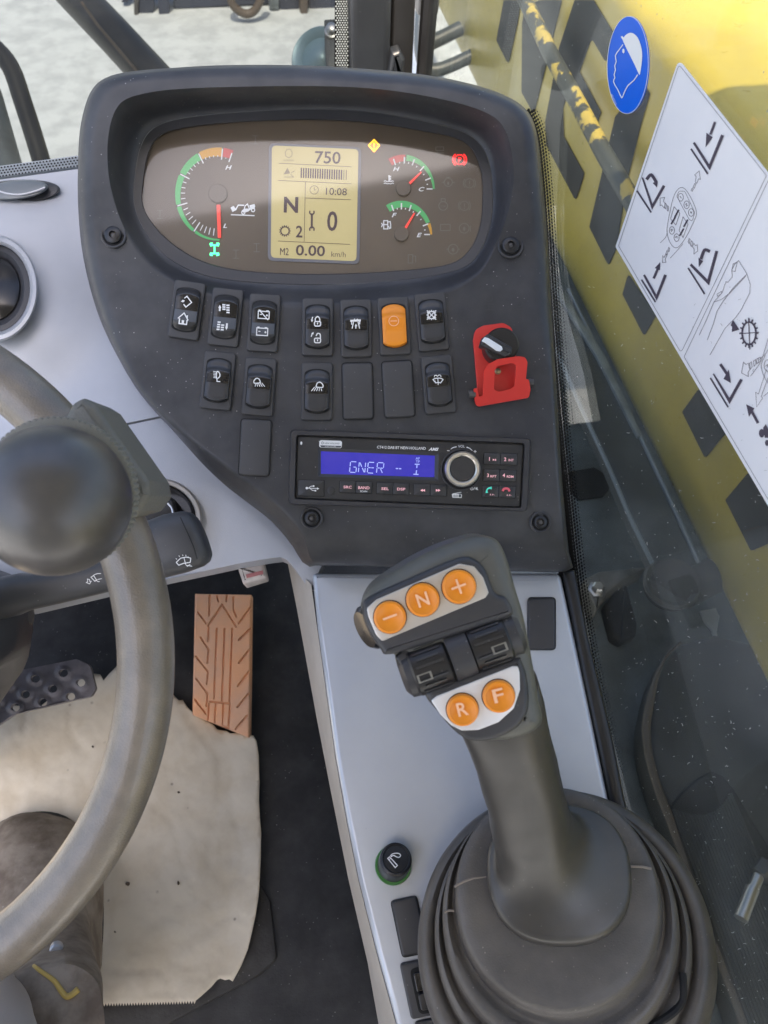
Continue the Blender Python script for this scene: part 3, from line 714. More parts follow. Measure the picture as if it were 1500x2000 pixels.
# unlit symbols, each a print of its own
def dim(fn): k = Ink(D, WI); fn(k); k.done('unlit_symbol', MT['grey_print'], cl)
z = Z(700, 250, 5.5556)
for cx, cy in z((1205, 600), (1150, 845)):
    dim(lambda k: k.ring(cx, cy, 9, 1.3).line(circ(cx, cy, 12, 12, 8, -45, 45), 1.3).line(circ(cx, cy, 12, 12, 8, 135, 225), 1.3).line([(cx, cy - 5), (cx, cy + 2)], 1.6).disc(cx, cy + 5, 1))
(cx, cy), (ex, ey) = z((1148, 1088), (1028, 1315))
dim(lambda k: k.ring(cx, cy, 9.5, 1.5).disc(cx, cy + 1, 2.6, 3.8).line(z((1215, 1060), (1215, 1125)), 1.4))
dim(lambda k: k.ring(ex, ey, 9.5, 1.5).disc(ex, ey + 1, 2.6, 3.8).lines(1.4, z((955, 1315), (975, 1315)), z((1080, 1315), (1100, 1315))))
cx, cy = z((975, 590))[0]; dim(lambda k: k.ring(cx, cy, 8, 1.4).disc(cx, cy + 2, 2, 3.2).lines(1.4, [(cx - 13, cy), (cx - 8, cy)], [(cx + 8, cy), (cx + 13, cy)], [(cx - 4, cy - 10), (cx + 4, cy - 10)]))
cx, cy = z((920, 845))[0]; dim(lambda k: k.ring(cx, cy, 8.5, 1.4).lines(1.4, [(cx - 4, cy - 9), (cx - 4, cy - 14), (cx + 4, cy - 14), (cx + 4, cy - 9)]).text('STOP', cx, cy + 1, 3))
dim(lambda k: k.line(z((890, 1045), (995, 1045), (995, 1112), (890, 1112)), 1.2, True))
dim(lambda k: k.line(z((540, 1375), (590, 1375), (590, 1465), (540, 1465)), 1.2, True).line(z((595, 1390), (622, 1390), (622, 1460)), 1.2))
dim(lambda k: k.lines(1.2, z((840, 205), (925, 205), (925, 245), (840, 245), (840, 205)), z((835, 270), (930, 270))))
z = Z(270, 230, 5.5556)
for q in ((1060, 1480), (1285, 1410), (235, 1050), (1270, 240)):
    cx, cy = z(q)[0]; dim(lambda k: k.lines(1.1, [(cx - 6, cy - 8), (cx + 6, cy - 8)], [(cx, cy - 8), (cx, cy + 8)], [(cx - 6, cy + 8), (cx + 6, cy + 8)]))
# central screen
scr_o = roundpoly([(525, 279), (706, 287), (702, 516), (523, 509)], 12)
scr_i = roundpoly([(531, 284), (700, 291.5), (696, 510), (529, 503)], 9)
fr_ = MB().slab(D, scr_o, WF - .001, WI + .0006, .0003).build('screen', MT['lcdf'], cl)
MB().slab(D, scr_i, WI, WI + .0009).build('panel', MT['lcd'], fr_)
z = Z(510, 260, 7.143); ik = Ink(D, WI + .0012)
sl = 2.2
ik.text('750', *z((930, 340))[0], 24, ang=-sl, width=50, bold=.012)
ik.text('N', *z((417, 1000))[0], 31, ang=-1.5, width=28, bold=.03).text('2', *z((532, 1373))[0], 23, ang=-sl, width=13, bold=.015)
ik.text('0', *z((992, 1228))[0], 39, ang=-sl, width=20, bold=.015).text('M2', *z((325, 1652))[0], 14, ang=-sl, width=17)
ik.text('0.00', *z((688, 1638))[0], 21, ang=-sl, width=57, bold=.015).text('10:08', *z((1050, 815))[0], 14, ang=-sl, width=41, bold=.003)
ik.text('km/h', *z((1080, 1690))[0], 10.5, ang=-sl, width=28, bold=-.006)
gx, gy = z((332, 1365))[0]
ik.ring(gx, gy, 8, 2.0)
for k in range(15):
    a = 2 * math.pi * k / 15; ik.line([(gx + 8.5 * math.cos(a), gy + 8.5 * math.sin(a)), (gx + 11.3 * math.cos(a), gy + 11.3 * math.sin(a))], 1.8)
ik.line(z((708, 1120), (706, 1330)), 4.0)
for yy, sgn in ((1115, -1), (1330, 1)):
    cx, cy = z((708, yy))[0]; ik.line([(cx - 4, cy + sgn * 4.5), (cx - 4.3, cy), (cx - 2, cy - sgn * 2.5), (cx + 2, cy - sgn * 2.5), (cx + 4.3, cy), (cx + 4, cy + sgn * 4.5)], 2.6)
ik.lines(.9, z((245, 420), (1265, 470)), z((240, 660), (1260, 708)), z((618, 680), (600, 1515)), z((620, 905), (1255, 930)), z((235, 1505), (1240, 1552)))
cx, cy = z((740, 792))[0]; ik.ring(cx, cy, 8.2, .9).lines(.9, [(cx, cy - 6), (cx, cy), (cx + 4, cy)])
for k in range(20):
    x0 = 562 + k * 33; y0 = 485 + k * 1.6
    if k < 18 or True: ik.line(z((x0, y0), (x0 - 3, y0 + 138)), 2.7 if k < 18 else 1.2)
ik.done('screen_readout', MT['lcdi'], fr_)
ik = Ink(D, WI + .0012)
cx, cy = z((385, 282))[0]; ik.line([(cx - 7, cy - 2), (cx - 3, cy - 8), (cx + 3, cy - 8), (cx + 7, cy - 2), (cx + 6, cy + 5), (cx, cy + 9), (cx - 6, cy + 5)], 1.2, True).text('n/min', cx, cy + 13, 5, width=20)
cx, cy = z((390, 555))[0]; ik.poly([(cx - 11, cy + 3), (cx - 3, cy - 10), (cx + 2, cy + 1)]).lines(1.2, [(cx + 4, cy), (cx + 11, cy - 4)], [(cx - 10, cy + 8), (cx + 10, cy + 8)], [(cx + 3, cy + 2), (cx + 9, cy + 9)])
ik.done('faint_readout', MT['lcdi2'], fr_)

# ================================================================== rocker switches
MT['rocker'] = pmat('rocker_plastic', (.032, .032, .033), .34, bump=.06, dust=.25)
MT['rocker_bez'] = pmat('switch_bezel', (.046, .045, .046), .5, bump=.15, bscale=1500, dust=.3)
MT['legend'] = pmat('legend_black', (.006, .006, .007), .22, dust=.05)
MT['legend2'] = pmat('legend_grey', (.065, .075, .090), .3, dust=.05)
SWW, SWH = 61, 113
PROF_UP = [(0, .0006), (.05, .0022), (.20, .0030), (.235, .0052), (.29, .0062), (.60, .0050), (.90, .0062), (.965, .0058), (1, .0010)]
PROF_DN = [(0, .0012), (.05, .0028), (.10, .0052), (.15, .0062), (.52, .0050), (.80, .0058), (.86, .0050), (.93, .0024), (1, .0006)]
def rocker_patch(cx, cy, ang, t0, t1, dw, prof, inset, full=False, wd=46, ht=86, base=0):
    # barrel-shaped patch: rows run from the top (t=0) to the bottom (t=1)
    rows = 22 if full else 10; cols = 10; m = MB(); vs = []
    for i in range(rows + 1):
        t = t0 + (t1 - t0) * i / rows
        for j in range(cols + 1):
            s_ = -1 + 2 * j / cols; sx = s_ * (1 - inset)
            bow = 7.5 * (1 - s_ * s_)          # arched top and bottom
            y = -ht / 2 + 7.5 + (ht - 15) * t - (bow * (1 - 2 * t) if full or t < .3 or t > .9 else bow * max(-1, min(1, (1 - 2 * t))) * (abs(1 - 2 * t) ** 2))
            w = lerpc(prof, t) * (1.0 - .10 * abs(s_) ** 4) + dw
            if full and abs(s_) == 1: w = lerpc(prof, t) - .0012
            p = rot([(cx + sx * wd / 2, cy + y)], (cx, cy), ang)[0]
            vs.append(D.at(p[0], p[1], base + w))
    nn = cols + 1
    m.add(vs, [(i * nn + j, i * nn + j + 1, (i + 1) * nn + j + 1, (i + 1) * nn + j) for i in range(rows) for j in range(cols)])
    if full:
        # border wall down to the well
        bl = [j for j in range(nn)] + [(i + 1) * nn + cols for i in range(rows)] + [rows * nn + j for j in range(cols - 1, -1, -1)] + [i * nn for i in range(rows - 1, 0, -1)]
        top = [vs[k] for k in bl]; q = len(bl)
        bot = [p - D.W * .004 for p in top]
        m.add(top + bot, [(i, (i + 1) % q, q + (i + 1) % q, q + i) for i in range(q)])
    return m
def switch(cx, cy, lean, label, icons, kind='up', orange=False):
    ang = -lean; b0 = face_h(cx, cy)
    t = thing('rocker_switch', label, 'switch', D.at(cx, cy, b0), 'rocker switches on the instrument panel')
    MB().slab(D, crect(cx, cy, SWW, SWH, 6.5, ang), b0 - .001, b0 + .0034, .0011).build('bezel', MT['rocker_bez'], t)
    px_top = circ(0, 0, 24.5, 9.5, 12, 180, 0); px_bot = circ(0, 0, 24.5, 9.5, 12, 0, -180)
    well = [(cx + x, cy - 34.5 + y) for x, y in px_top] + [(cx + x, cy + 34.5 + y) for x, y in px_bot]
    MB().slab(D, rot(well, (cx, cy), ang), b0 + .003, b0 + .0037).build('well', MT['deep'], t)
    prof = PROF_UP if kind == 'up' else PROF_DN; base = b0 + .0026
    mt = MT['orange'] if orange else MT['rocker']
    rocker_patch(cx, cy, ang, 0, 1, 0, prof, 0, True, base=base).build('rocker', mt, t, smooth=40)
    if not orange:
        a0, a1 = (.27, .56) if kind == 'up' else (.14, .50)
        rocker_patch(cx, cy, ang, a0, a1, .00022, prof, .05, base=base).build('legend_plate', MT['legend'], t)
        if kind == 'down': rocker_patch(cx, cy, ang, .515, .80, .00022, prof, .05, base=base).build('lower_legend_plate', MT['legend2'], t)
    wfun = lambda x, y: base + .0068
    ik = Ink(D, wfun); icons(ik); ik.done('symbol', MT['peach'] if orange else MT['white'], t)
za = Z(310, 540, 6.0); zb = Z(570, 540, 4.5455)
def ic1(k):
    k.line(za((300, 255), (332, 232), (385, 305), (318, 358), (292, 325)), 2.2).lines(1.6, za((262, 292), (305, 285)), za((275, 275), (295, 300)), za((292, 275), (278, 302)))
    k.line(za((225, 490), (298, 428), (345, 515)), 2.2).line(za((245, 490), (238, 550), (325, 562), (332, 510)), 2.4).poly(za((270, 510), (298, 514), (294, 552), (268, 548))).line(za((336, 455), (332, 490)), 2.6)
def ic2(k):
    k.line(za((715, 405), (717, 360)), 3.6).poly(za((698, 368), (716, 330), (734, 368)))
    for r_ in range(3): k.poly(za((745, 322 + r_ * 26), (783, 324 + r_ * 26), (782, 342 + r_ * 26), (744, 340 + r_ * 26)))
    for r_ in range(4): k.poly(za((793, 328 + r_ * 28), (831, 330 + r_ * 28), (830, 348 + r_ * 28), (792, 346 + r_ * 28)))
    for r_ in range(4): k.poly(za((690 - r_ * 4, 525 + r_ * 28), (726 - r_ * 4, 527 + r_ * 28), (725 - r_ * 4, 545 + r_ * 28), (689 - r_ * 4, 543 + r_ * 28)))
    for r_ in range(3): k.poly(za((732 - r_ * 3, 560 + r_ * 27), (768 - r_ * 3, 562 + r_ * 27), (767 - r_ * 3, 580 + r_ * 27), (731 - r_ * 3, 578 + r_ * 27)))
    k.line(za((800, 548), (796, 595)), 3.6).poly(za((778, 588), (812, 592), (792, 628)))
def batt(k, x, y):
    k.line(za((x, y), (x + 128, y + 8), (x + 124, y + 92), (x - 4, y + 84)), 2.0, True)
    k.lines(2.4, za((x + 5, y - 8), (x + 32, y - 6)), za((x + 92, y - 2), (x + 122, y)))
    k.lines(1.6, za((x + 18, y + 40), (x + 42, y + 42)), za((x + 88, y + 50), (x + 112, y + 52)), za((x + 101, y + 38), (x + 99, y + 64)))
def ic3(k): batt(k, 1168, 405); k.line(za((1172, 388), (1282, 510)), 2.0); batt(k, 1150, 602)
def ic4(k):
    k.line(spline(za((680, 1118), (678, 1190), (705, 1185), (718, 1155), (705, 1122)), 4), 2.2, True)
    for r_ in range(5): k.line(za((640, 1112 + r_ * 18), (672, 1116 + r_ * 18)), 1.4)
    k.line(za((682, 1190), (684, 1230), (722, 1232)), 2.0)
def beamlamp(k, zz, cx, cy, s_, sc):
    f = lambda *p: zz(*[(cx + s_ * x * sc, cy + y * sc) for x, y in p])
    k.line(spline(f((-48, 18), (-52, -12), (-25, -38), (5, -30), (18, -2), (14, 14)), 4), 2.0, True)
    for i in range(5): k.line(f((-36 + i * 18, 30 - i * 4), (-40 + i * 28, 58)), 1.5)
def ic5(k): beamlamp(k, za, 1170, 1232, 1, 1.0)
def lock(k, cx, cy, opened):
    zz = lambda *p: zb(*[(cx + x, cy + y) for x, y in p])
    k.line(roundpoly(zz((-28, 0), (28, 0), (26, 40), (-26, 40)), 3), 2.2, True).disc(*zz((0, 15))[0], 1.4).line(zz((0, 15), (0, 28)), 1.6)
    if opened: k.line(spline(zz((-12, -20), (0, -42), (22, -36), (26, 0)), 4, False), 2.2)
    else: k.line(spline(zz((-20, 0), (-18, -28), (0, -44), (18, -28), (20, 0)), 4, False), 2.2)
def ic6(k):
    lock(k, 228, 400, False); lock(k, 228, 548, True)
    k.line(zb((185, 358), (176, 392)), 2).poly(zb((168, 382), (190, 386), (178, 406)))
    k.line(zb((172, 535), (182, 505)), 2).poly(zb((172, 505), (194, 492), (192, 515)))
def ic7(k):
    k.poly(zb((518, 385), (612, 380), (612, 398), (518, 402))).lines(2.0, zb((530, 400), (532, 428)), zb((602, 398), (602, 425)), zb((548, 402), (535, 462)), zb((588, 402), (602, 462)))
    k.line(zb((568, 462), (568, 440)), 2.2).poly(zb((556, 442), (568, 420), (582, 442))).lines(1.6, zb((550, 384), (560, 376)), zb((575, 384), (585, 376)))
def ic8(k): k.ring(*zb((905, 395))[0], 9.5, 1.3).lines(.8, zb((875, 392), (936, 390)), zb((875, 400), (936, 398)))
def ic9(k):
    cx, cy = zb((1240, 342))[0]; k.ring(cx, cy, 7, 2.2)
    for i in range(12):
        a = R(i * 30); k.line([(cx + 7.5 * math.cos(a), cy + 7.5 * math.sin(a)), (cx + 10 * math.cos(a), cy + 10 * math.sin(a))], 1.8)
    k.lines(2.0, [(cx - 9, cy - 9), (cx + 9, cy + 9)], [(cx - 9, cy + 9), (cx + 9, cy - 9)])
def ic10(k): beamlamp(k, zb, 232, 970, -1, .82)
def ic11(k):
    k.line(spline(zb((1253, 915), (1275, 905), (1300, 902), (1325, 905), (1343, 915)), 3, False) + zb((1320, 945), (1300, 938), (1278, 945)), 1.8, True).line(zb((1296, 905), (1300, 962)), 1.6)
    k.line(zb((1270, 925), (1275, 940)), 1.2).lines(1.4, circ(*zb((1278, 890))[0], 3, 3, 8, 0, 200), circ(*zb((1310, 888))[0], 3, 3, 8, -20, 180))
SW = [(363.7, 605, 8, 'black rocker switch marked with a house and tilted frame, by the cluster corner', ic1, 'down', 0),
      (439.6, 619, 5.9, 'black rocker switch marked with stacked bars and up and down arrows', ic2, 'down', 0),
      (514.6, 630, 3.7, 'black rocker switch marked with two battery symbols', ic3, 'down', 0),
      (424.8, 743, 5.9, 'black rocker switch marked with a headlamp and beam lines', ic4, 'up', 0),
      (505.6, 754.8, 4.6, 'black rocker switch with work lamp shining down to the right', ic5, 'up', 0),
      (620, 638, .6, 'black rocker switch marked with closed and open padlocks', ic6, 'up', 0),
      (695.4, 640.5, -1, 'black rocker switch marked with a bar, road lines and arrow', ic7, 'up', 0),
      (770, 636, -2.9, 'bright orange rocker switch with faint round symbol', ic8, 'up', 1),
      (843.7, 627.8, -4.8, 'black rocker switch marked with a crossed gear wheel', ic9, 'up', 0),
      (618.8, 764.4, .6, 'black rocker switch with work lamp shining down to the left', ic10, 'up', 0),
      (857, 750.5, -4.8, 'black rocker switch marked with a windscreen washer fan', ic11, 'up', 0)]
for a in SW: switch(*a[:6], orange=bool(a[6]))
for cx, cy, lean, lab in ((698.5, 763.5, -1.3, 'blank black cover below the bar and road switch'), (778, 760, -3.5, 'blank black cover below the orange switch'), (498, 874, 2.7, 'blank black cover on its own beside the radio, below the lamp switch')):
    b0 = face_h(cx, cy)
    t = thing('blank_switch_cover', lab, 'switch blank', D.at(cx, cy, b0), 'blank covers in unused switch slots')
    MB().slab(D, crect(cx, cy, 59, 110, 8, -lean), b0 - .001, b0 + .0032, .0014).build('cover', MT['rocker_bez'], t)
    MB().slab(D, crect(cx, cy, 62, 113, 9, -lean), b0 - .001, b0 + .0004).build('slot_edge', MT['gap'], t)

# ================================================================== battery key with red guard
t = thing('master_switch', 'black turn knob with white pointer behind a red hinged guard', 'switch', D.at(975, 715, 0))
z = Z(890, 610, 8.8235)
ol = roundpoly(z((385, 1440), (300, 480), (330, 300), (480, 225), (820, 178), (970, 260), (1010, 480), (1060, 900), (1110, 1380)), [0, 10, 22, 14, 14, 16, 8, 0, 0], 6)
MB().slab(D, ol, .0, .0022, .0006).build('back_plate', MT['red'], t)
fo = roundpoly(z((330, 1500), (306, 1315), (372, 1300), (400, 1460), (465, 1430), (482, 1010), (560, 890), (720, 808), (1080, 755), (1200, 775), (1238, 860), (1210, 1150), (1262, 1160), (1290, 1330), (1262, 1470), (400, 1622), (345, 1590)), [4, 3, 3, 3, 4, 6, 8, 6, 10, 8, 8, 2, 3, 4, 6, 8, 8], 4)
fi = roundpoly(z((672, 1000), (720, 925), (980, 872), (1042, 910), (1012, 1270), (940, 1325), (740, 1370), (660, 1330)), [4, 6, 6, 6, 6, 6, 6, 4], 4)
def flap_w(x, y): return .0035 + .020 * max(0, (793 - y) / 98)
MB().sheet(D, fo, flap_w, 7, holes=[fi], skirt=.0022).build('guard_flap', MT['red'], t, smooth=40)
mk = D.mpp(970, 677)
O = D.at(974, 682, .002)
kn = MB().lathe(O, D.W, [(33 * mk, 0), (33.5 * mk, .010), (33 * mk, .0155), (30 * mk, .0170), (.3 * mk, .0172)], 48).build('knob', MT['black'], t)
MB().slab(D, roundpoly(z((420, 560), (450, 440), (560, 360), (985, 600), (960, 720), (860, 770)), 3), .012, .0235, .002).build('grip_bar', MT['rocker'], kn)
MB().slab(D, roundpoly(z((445, 495), (500, 425), (560, 440), (800, 590), (810, 640), (770, 675), (700, 660), (500, 520)), 2), .0233, .0241, .0003).build('pointer', pmat('pointer_white', (.72, .76, .78), .4), kn)
for sx, sy in ((285, 1405), (1285, 1215)):
    px_, py_ = z((sx, sy))[0]
    MB().lathe(D.at(px_, py_, .006), CR, [(.0001, -.003), (.0030, -.0028), (.0034, 0), (.0030, .0025), (.0001, .003)], 16, X=D.W).build('hinge_pin', MT['dksteel'], t)
px_, py_ = z((725, 1020))[0]
MB().lathe(D.at(px_, py_, .002), D.W, [(.0025, 0), (.0025, .0012), (.0018, .0020), (.0001, .0022)], 16).build('rivet_screw', pmat('brass_screw', (.55, .45, .28), .3, metal=.8), t)

# ================================================================== radio
rd = thing('car_radio', 'black car radio with blue display and silver volume ring', 'radio', D.at(800, 918, 0))
fo = roundpoly([(567, 839), (1037, 856), (1030, 999), (563, 985)], 10, 5); fi = roundpoly([(580, 850), (1024, 866), (1017, 992), (576, 974)], 7, 5)
MB().ringslab(D, fo, fi, -.001, .0062, .0022).build('frame', MT['dash2'], rd, smooth=30)
MB().slab(D, fi, -.002, -.0005).build('slot', MT['deep'], rd)
WR = .0045
fpx = roundpoly([(583, 853.5), (1021, 869.5), (1014, 989), (579.5, 971.5)], 5, 4)
zl = Z(560, 840, 6.0); zr = Z(800, 840, 6.0)
disp = zl((400, 248)) + zr((295, 300)) + zr((290, 553)) + zl((400, 512))
disp_o = zl((372, 215)) + zr((340, 262)) + zr((335, 590)) + zl((365, 545))
MB().sheet(D, fpx, lambda x, y: WR, 40, holes=[disp_o], skirt=.004).build('face_plate', pmat('radio_face', (.022, .022, .023), .42, bump=.15, dust=.45), rd)
sur = MB(); sur.loft([[D.at(*p, WR) for p in disp_o], [D.at(*p, WR - .0018) for p in disp]], False, False); sur.build('display_surround', MT['dash2'], rd)
dp = MB().slab(D, [mixp(p, (735, 908), -.01) for p in disp], WR - .004, WR - .0018).build('display', MT['blue'], rd)
ik = Ink(D, WR - .0015)
def seg(k, zz, x, y, ch, s_=1.0):
    W_, H_ = 75 * s_, 125 * s_; sh = -.10
    Q = lambda a, b: zz((x + a * W_ - (b - .5) * H_ * .10 + 0, y + b * H_ + a * W_ * .06))[0]
    S = {'t': ((.1, 0), (.9, 0)), 'b': ((.1, 1), (.9, 1)), 'ml': ((.1, .5), (.45, .5)), 'mr': ((.55, .5), (.95, .5)), 'tl': ((0, .05), (0, .45)), 'bl': ((0, .55), (0, .95)), 'tr': ((1, .05), (1, .45)), 'br': ((1, .55), (1, .95)),
         'd1': ((.1, .06), (.45, .45)), 'd2': ((.55, .55), (.9, .94)), 'ct': ((.5, .06), (.5, .45)), 'cb': ((.5, .55), (.5, .94))}
    for q in ch.split(): a, b = S[q]; k.line([Q(*a), Q(*b)], 1.7)
seg(ik, zl, 742, 368, 't tl bl b br mr'); seg(ik, zl, 845, 372, 'tl bl tr br d1 d2'); seg(ik, zl, 950, 376, 't tl bl b ml mr'); seg(ik, zl, 1058, 380, 't tl bl tr ml mr d2')
ik.lines(2.0, zl((1278, 450), (1305, 451)), zl((1315, 452), (1342, 453)))
ik.lines(2.0, zr((60, 400), (118, 402)), zr((45, 517), (104, 520)), zr((87, 410), (84, 445)), zr((82, 470), (76, 512))).text('AF', *zr((95, 332))[0], 4.6, width=8).text('TP', *zr((97, 370))[0], 4.6, width=7.5)
ik.done('readout', MT['seg'], dp)
def rbutton(pts, name='button', rise=.0012):
    c = (sum(p[0] for p in pts) / 4, sum(p[1] for p in pts) / 4)
    MB().slab(D, roundpoly([mixp(p, c, -.05) for p in pts], 1.5), WR - .001, WR + .0003).build('button_gap', MT['deep'], rd)
    return MB().slab(D, roundpoly(pts, 1.5, 3), WR - .001, WR + rise, .0005, 2).build(name, MT['rocker'], rd)
MT['rbtn'] = MT['rocker']
def duo(q, prints):
    # q: TL TR BR BL of a two-key bar
    m0, m1 = mixp(q[0], q[1], .5), mixp(q[3], q[2], .5)
    e = .006
    for quad, pr in (((q[0], mixp(q[0], q[1], .5 - e), mixp(q[3], q[2], .5 - e), q[3]), prints[0]), ((mixp(q[0], q[1], .5 + e), q[1], q[2], mixp(q[3], q[2], .5 + e)), prints[1])):
        b = rbutton(list(quad))
        for mt in set(p_[0] for p_ in pr):
            ik = Ink(D, WR + .0015)
            for p_ in pr:
                if p_[0] == mt: p_[1](ik)
            ik.done('legend', MT[mt], b)
T = lambda body, p, cap, width=None, mt='pink', bold=.012: (mt, lambda k: k.text(body, p[0], p[1], cap, ang=-2, width=width, bold=bold))
duo(zl((622, 598), (1000, 610), (996, 745), (618, 728)), [[T('SRC', zl((714, 668))[0], 5.2, 16)], [T('BAND', zl((904, 676))[0], 5.6, 22), T('SCAN', zl((900, 717))[0], 3.6, 14, 'white')]])
duo(zl((1058, 614), (1436, 626), (1430, 758), (1054, 744)), [[T('SEL', zl((1153, 687))[0], 5.2, 14.5)], [T('DSP', zl((1342, 692))[0], 5.2, 16)]])
tri = lambda x, s_: ('pink', lambda k: k.poly(zr((x, 690), (x + s_ * 28, 706), (x, 722))) and None)
def skip(x, s_):
    return ('pink', lambda k: [k.poly(zr((x + o * s_, 690), (x + (o + 28) * s_, 706), (x + o * s_, 722))) for o in (0, 26)])
duo(zr((52, 630), (436, 642), (430, 775), (48, 764)), [[skip(180, -1)], [skip(308, 1)]])
duo(zr((876, 268), (1262, 276), (1254, 410), (870, 400)), [[T('1', zr((936, 338))[0], 7, None, 'pink', .02), ('pink', lambda k: [k.poly(zr((975, 336), (996, 349), (975, 360))), k.line(zr((1002, 338), (1002, 360)), 1), k.line(zr((1010, 338), (1010, 360)), 1)])], [T('2', zr((1120, 342))[0], 7, None, 'pink', .02), T('INT', zr((1190, 352))[0], 4.4, 10)]])
duo(zr((868, 460), (1250, 470), (1244, 602), (862, 594)), [[T('3', zr((918, 530))[0], 7, None, 'pink', .02), T('RPT', zr((982, 542))[0], 4.4, 12)], [T('4', zr((1104, 530))[0], 7, None, 'pink', .02), T('RDM', zr((1178, 545))[0], 4.4, 13)]])
MT['teal'] = pmat('teal_print', (.06, .55, .42), .5, emit=.15); MT['rose'] = pmat('rose_print', (.55, .09, .12), .5, emit=.1)
duo(zr((858, 652), (1242, 660), (1234, 796), (850, 784)), [[('teal', lambda k: k.line(spline(zr((905, 735), (905, 705), (925, 682), (962, 678)), 4, False), [5.5, 4.5, 3.5, 2.8, 2.6, 2.5, 2.6, 2.6, 2.8, 3.2, 3.8, 4.5, 5.5])), T('5 F-', zr((968, 757))[0], 2.8, 9)], [('rose', lambda k: k.line(spline(zr((1090, 715), (1105, 690), (1132, 684), (1158, 692), (1172, 718)), 4, False), 4.2)), T('6 F-', zr((1165, 763))[0], 2.8, 9)]])
rbutton(zl((138, 585), (437, 592), (434, 775), (132, 768)), 'usb_cover', .0006)
ik = Ink(D, WR + .0009); cc = zl((235, 680))[0]
ik.disc(*cc, 2.4).line(zl((235, 680), (365, 685)), 1.3).poly(zl((355, 672), (380, 686), (355, 700))).line(zl((255, 680), (285, 658), (312, 656)), 1.3).disc(*zl((315, 656))[0], 1.7).line(zl((270, 682), (300, 706), (330, 708)), 1.3).poly(zl((328, 700), (346, 702), (344, 720), (326, 718)))
ik.done('usb_symbol', MT['white'], rd)
cc = zl((522, 710))[0]; MB().lathe(D.at(*cc, WR), D.W, [(.0032, -.001), (.0032, .0007), (.0026, .0010), (.0001, .0008)], 24).build('reset_button', MT['rocker'], rd)
# volume knob
cc = zr((605, 465))[0]; mk = D.mpp(*cc)
vk = MB().lathe(D.at(*cc, WR), D.W, [(35.5 * mk, -.001), (36.5 * mk, .0003), (38 * mk, .0008), (40 * mk, .0006), (40.5 * mk, -.001)], 56).build('volume_knob', MT['dash2'], rd)
mod = lambda i: 1 + (.012 if i % 2 else 0)
MB().lathe(D.at(*cc, WR), D.W, [(34.5 * mk, -.001), (34.5 * mk, .009), (33.5 * mk, .0105)], 110, mod=mod).build('knurled_side', MT['black'], vk)
MB().lathe(D.at(*cc, WR), D.W, [(34.2 * mk, .0092), (33.8 * mk, .0112), (31 * mk, .0128), (27 * mk, .0128), (24.5 * mk, .0118), (24 * mk, .010)], 64).build('silver_ring', pmat('chrome_ring', (.66, .63, .56), .28, metal=.75), vk)
MB().lathe(D.at(*cc, WR), D.W, [(24.2 * mk, .010), (23 * mk, .0118), (20 * mk, .0120), (.3 * mk, .0108)], 48).build('cap', MT['rocker'], vk)
# printing on the face
ik = Ink(D, WR + .0003)
ik.text('CT412 DAB BT NEW-HOLLAND', 784, 874.5, 5.4, ang=-1.6, width=95, bold=.012).text('AMS', 847, 877.4, 6.2, width=20, bold=.05, shear=.35, ang=-1.6)
ik.text('VOL', *zr((608, 190))[0], 5.0, width=13).line(spline(zr((482, 225), (510, 205), (550, 196)), 4, False), [1, 1.2, 1.4, 1.6, 1.6, 1.6, 1.8, 2, 2.2]).line(spline(zr((668, 200), (705, 215), (736, 242)), 4, False), [2.2, 2, 1.8, 1.6, 1.6, 1.6, 1.4, 1.2, 1])
ik.line(zr((440, 240), (468, 242)), 1.4).lines(1.4, zr((750, 250), (784, 252)), zr((767, 235), (767, 268)))
pc = zr((728, 686))[0]; ik.line(circ(*pc, 2.6, 2.6, 14, 125, 415), 1.0).line([(pc[0], pc[1] - 3.4), (pc[0], pc[1])], 1.0).line(zr((750, 702), (765, 668)), 1.0).poly(zr((772, 678), (782, 678), (795, 668), (795, 706), (782, 696), (772, 696))).line(zr((776, 670), (804, 702)), .9)
ik.poly(roundpoly(zr((494, 752), (508, 742), (606, 748), (614, 760), (610, 796), (502, 792)), 1.5)).line(zr((510, 745), (606, 728)), 1.2)
ik.poly(roundpoly(zl((382, 130), (400, 118), (630, 126), (648, 140), (644, 200), (630, 212), (398, 204), (380, 190)), 2)).poly(zl((160, 140), (172, 132), (182, 142), (182, 162), (172, 176), (158, 164)))
ik.done('lettering', MT['white'], rd)
ik = Ink(D, WR + .0006)
ik.text('dab', *zr((540, 770))[0], 3.8, width=10).poly(zr((578, 752), (604, 754), (602, 788), (576, 786)))
ik.text('NEW HOLLAND', *zl((532, 156))[0], 2.8, width=29, ang=-1).ring(*zl((420, 151))[0], 2.0, .8)
ik.poly(zl((392, 178), (640, 186), (630, 206), (402, 200)))
ik.done('badge_print', MT['legend2'], rd)
ik = Ink(D, WR + .0009); ik.text('AGRICULTURE', *zl((512, 192))[0], 2.4, width=22, ang=-1); ik.done('badge_caption', MT['white'], rd)

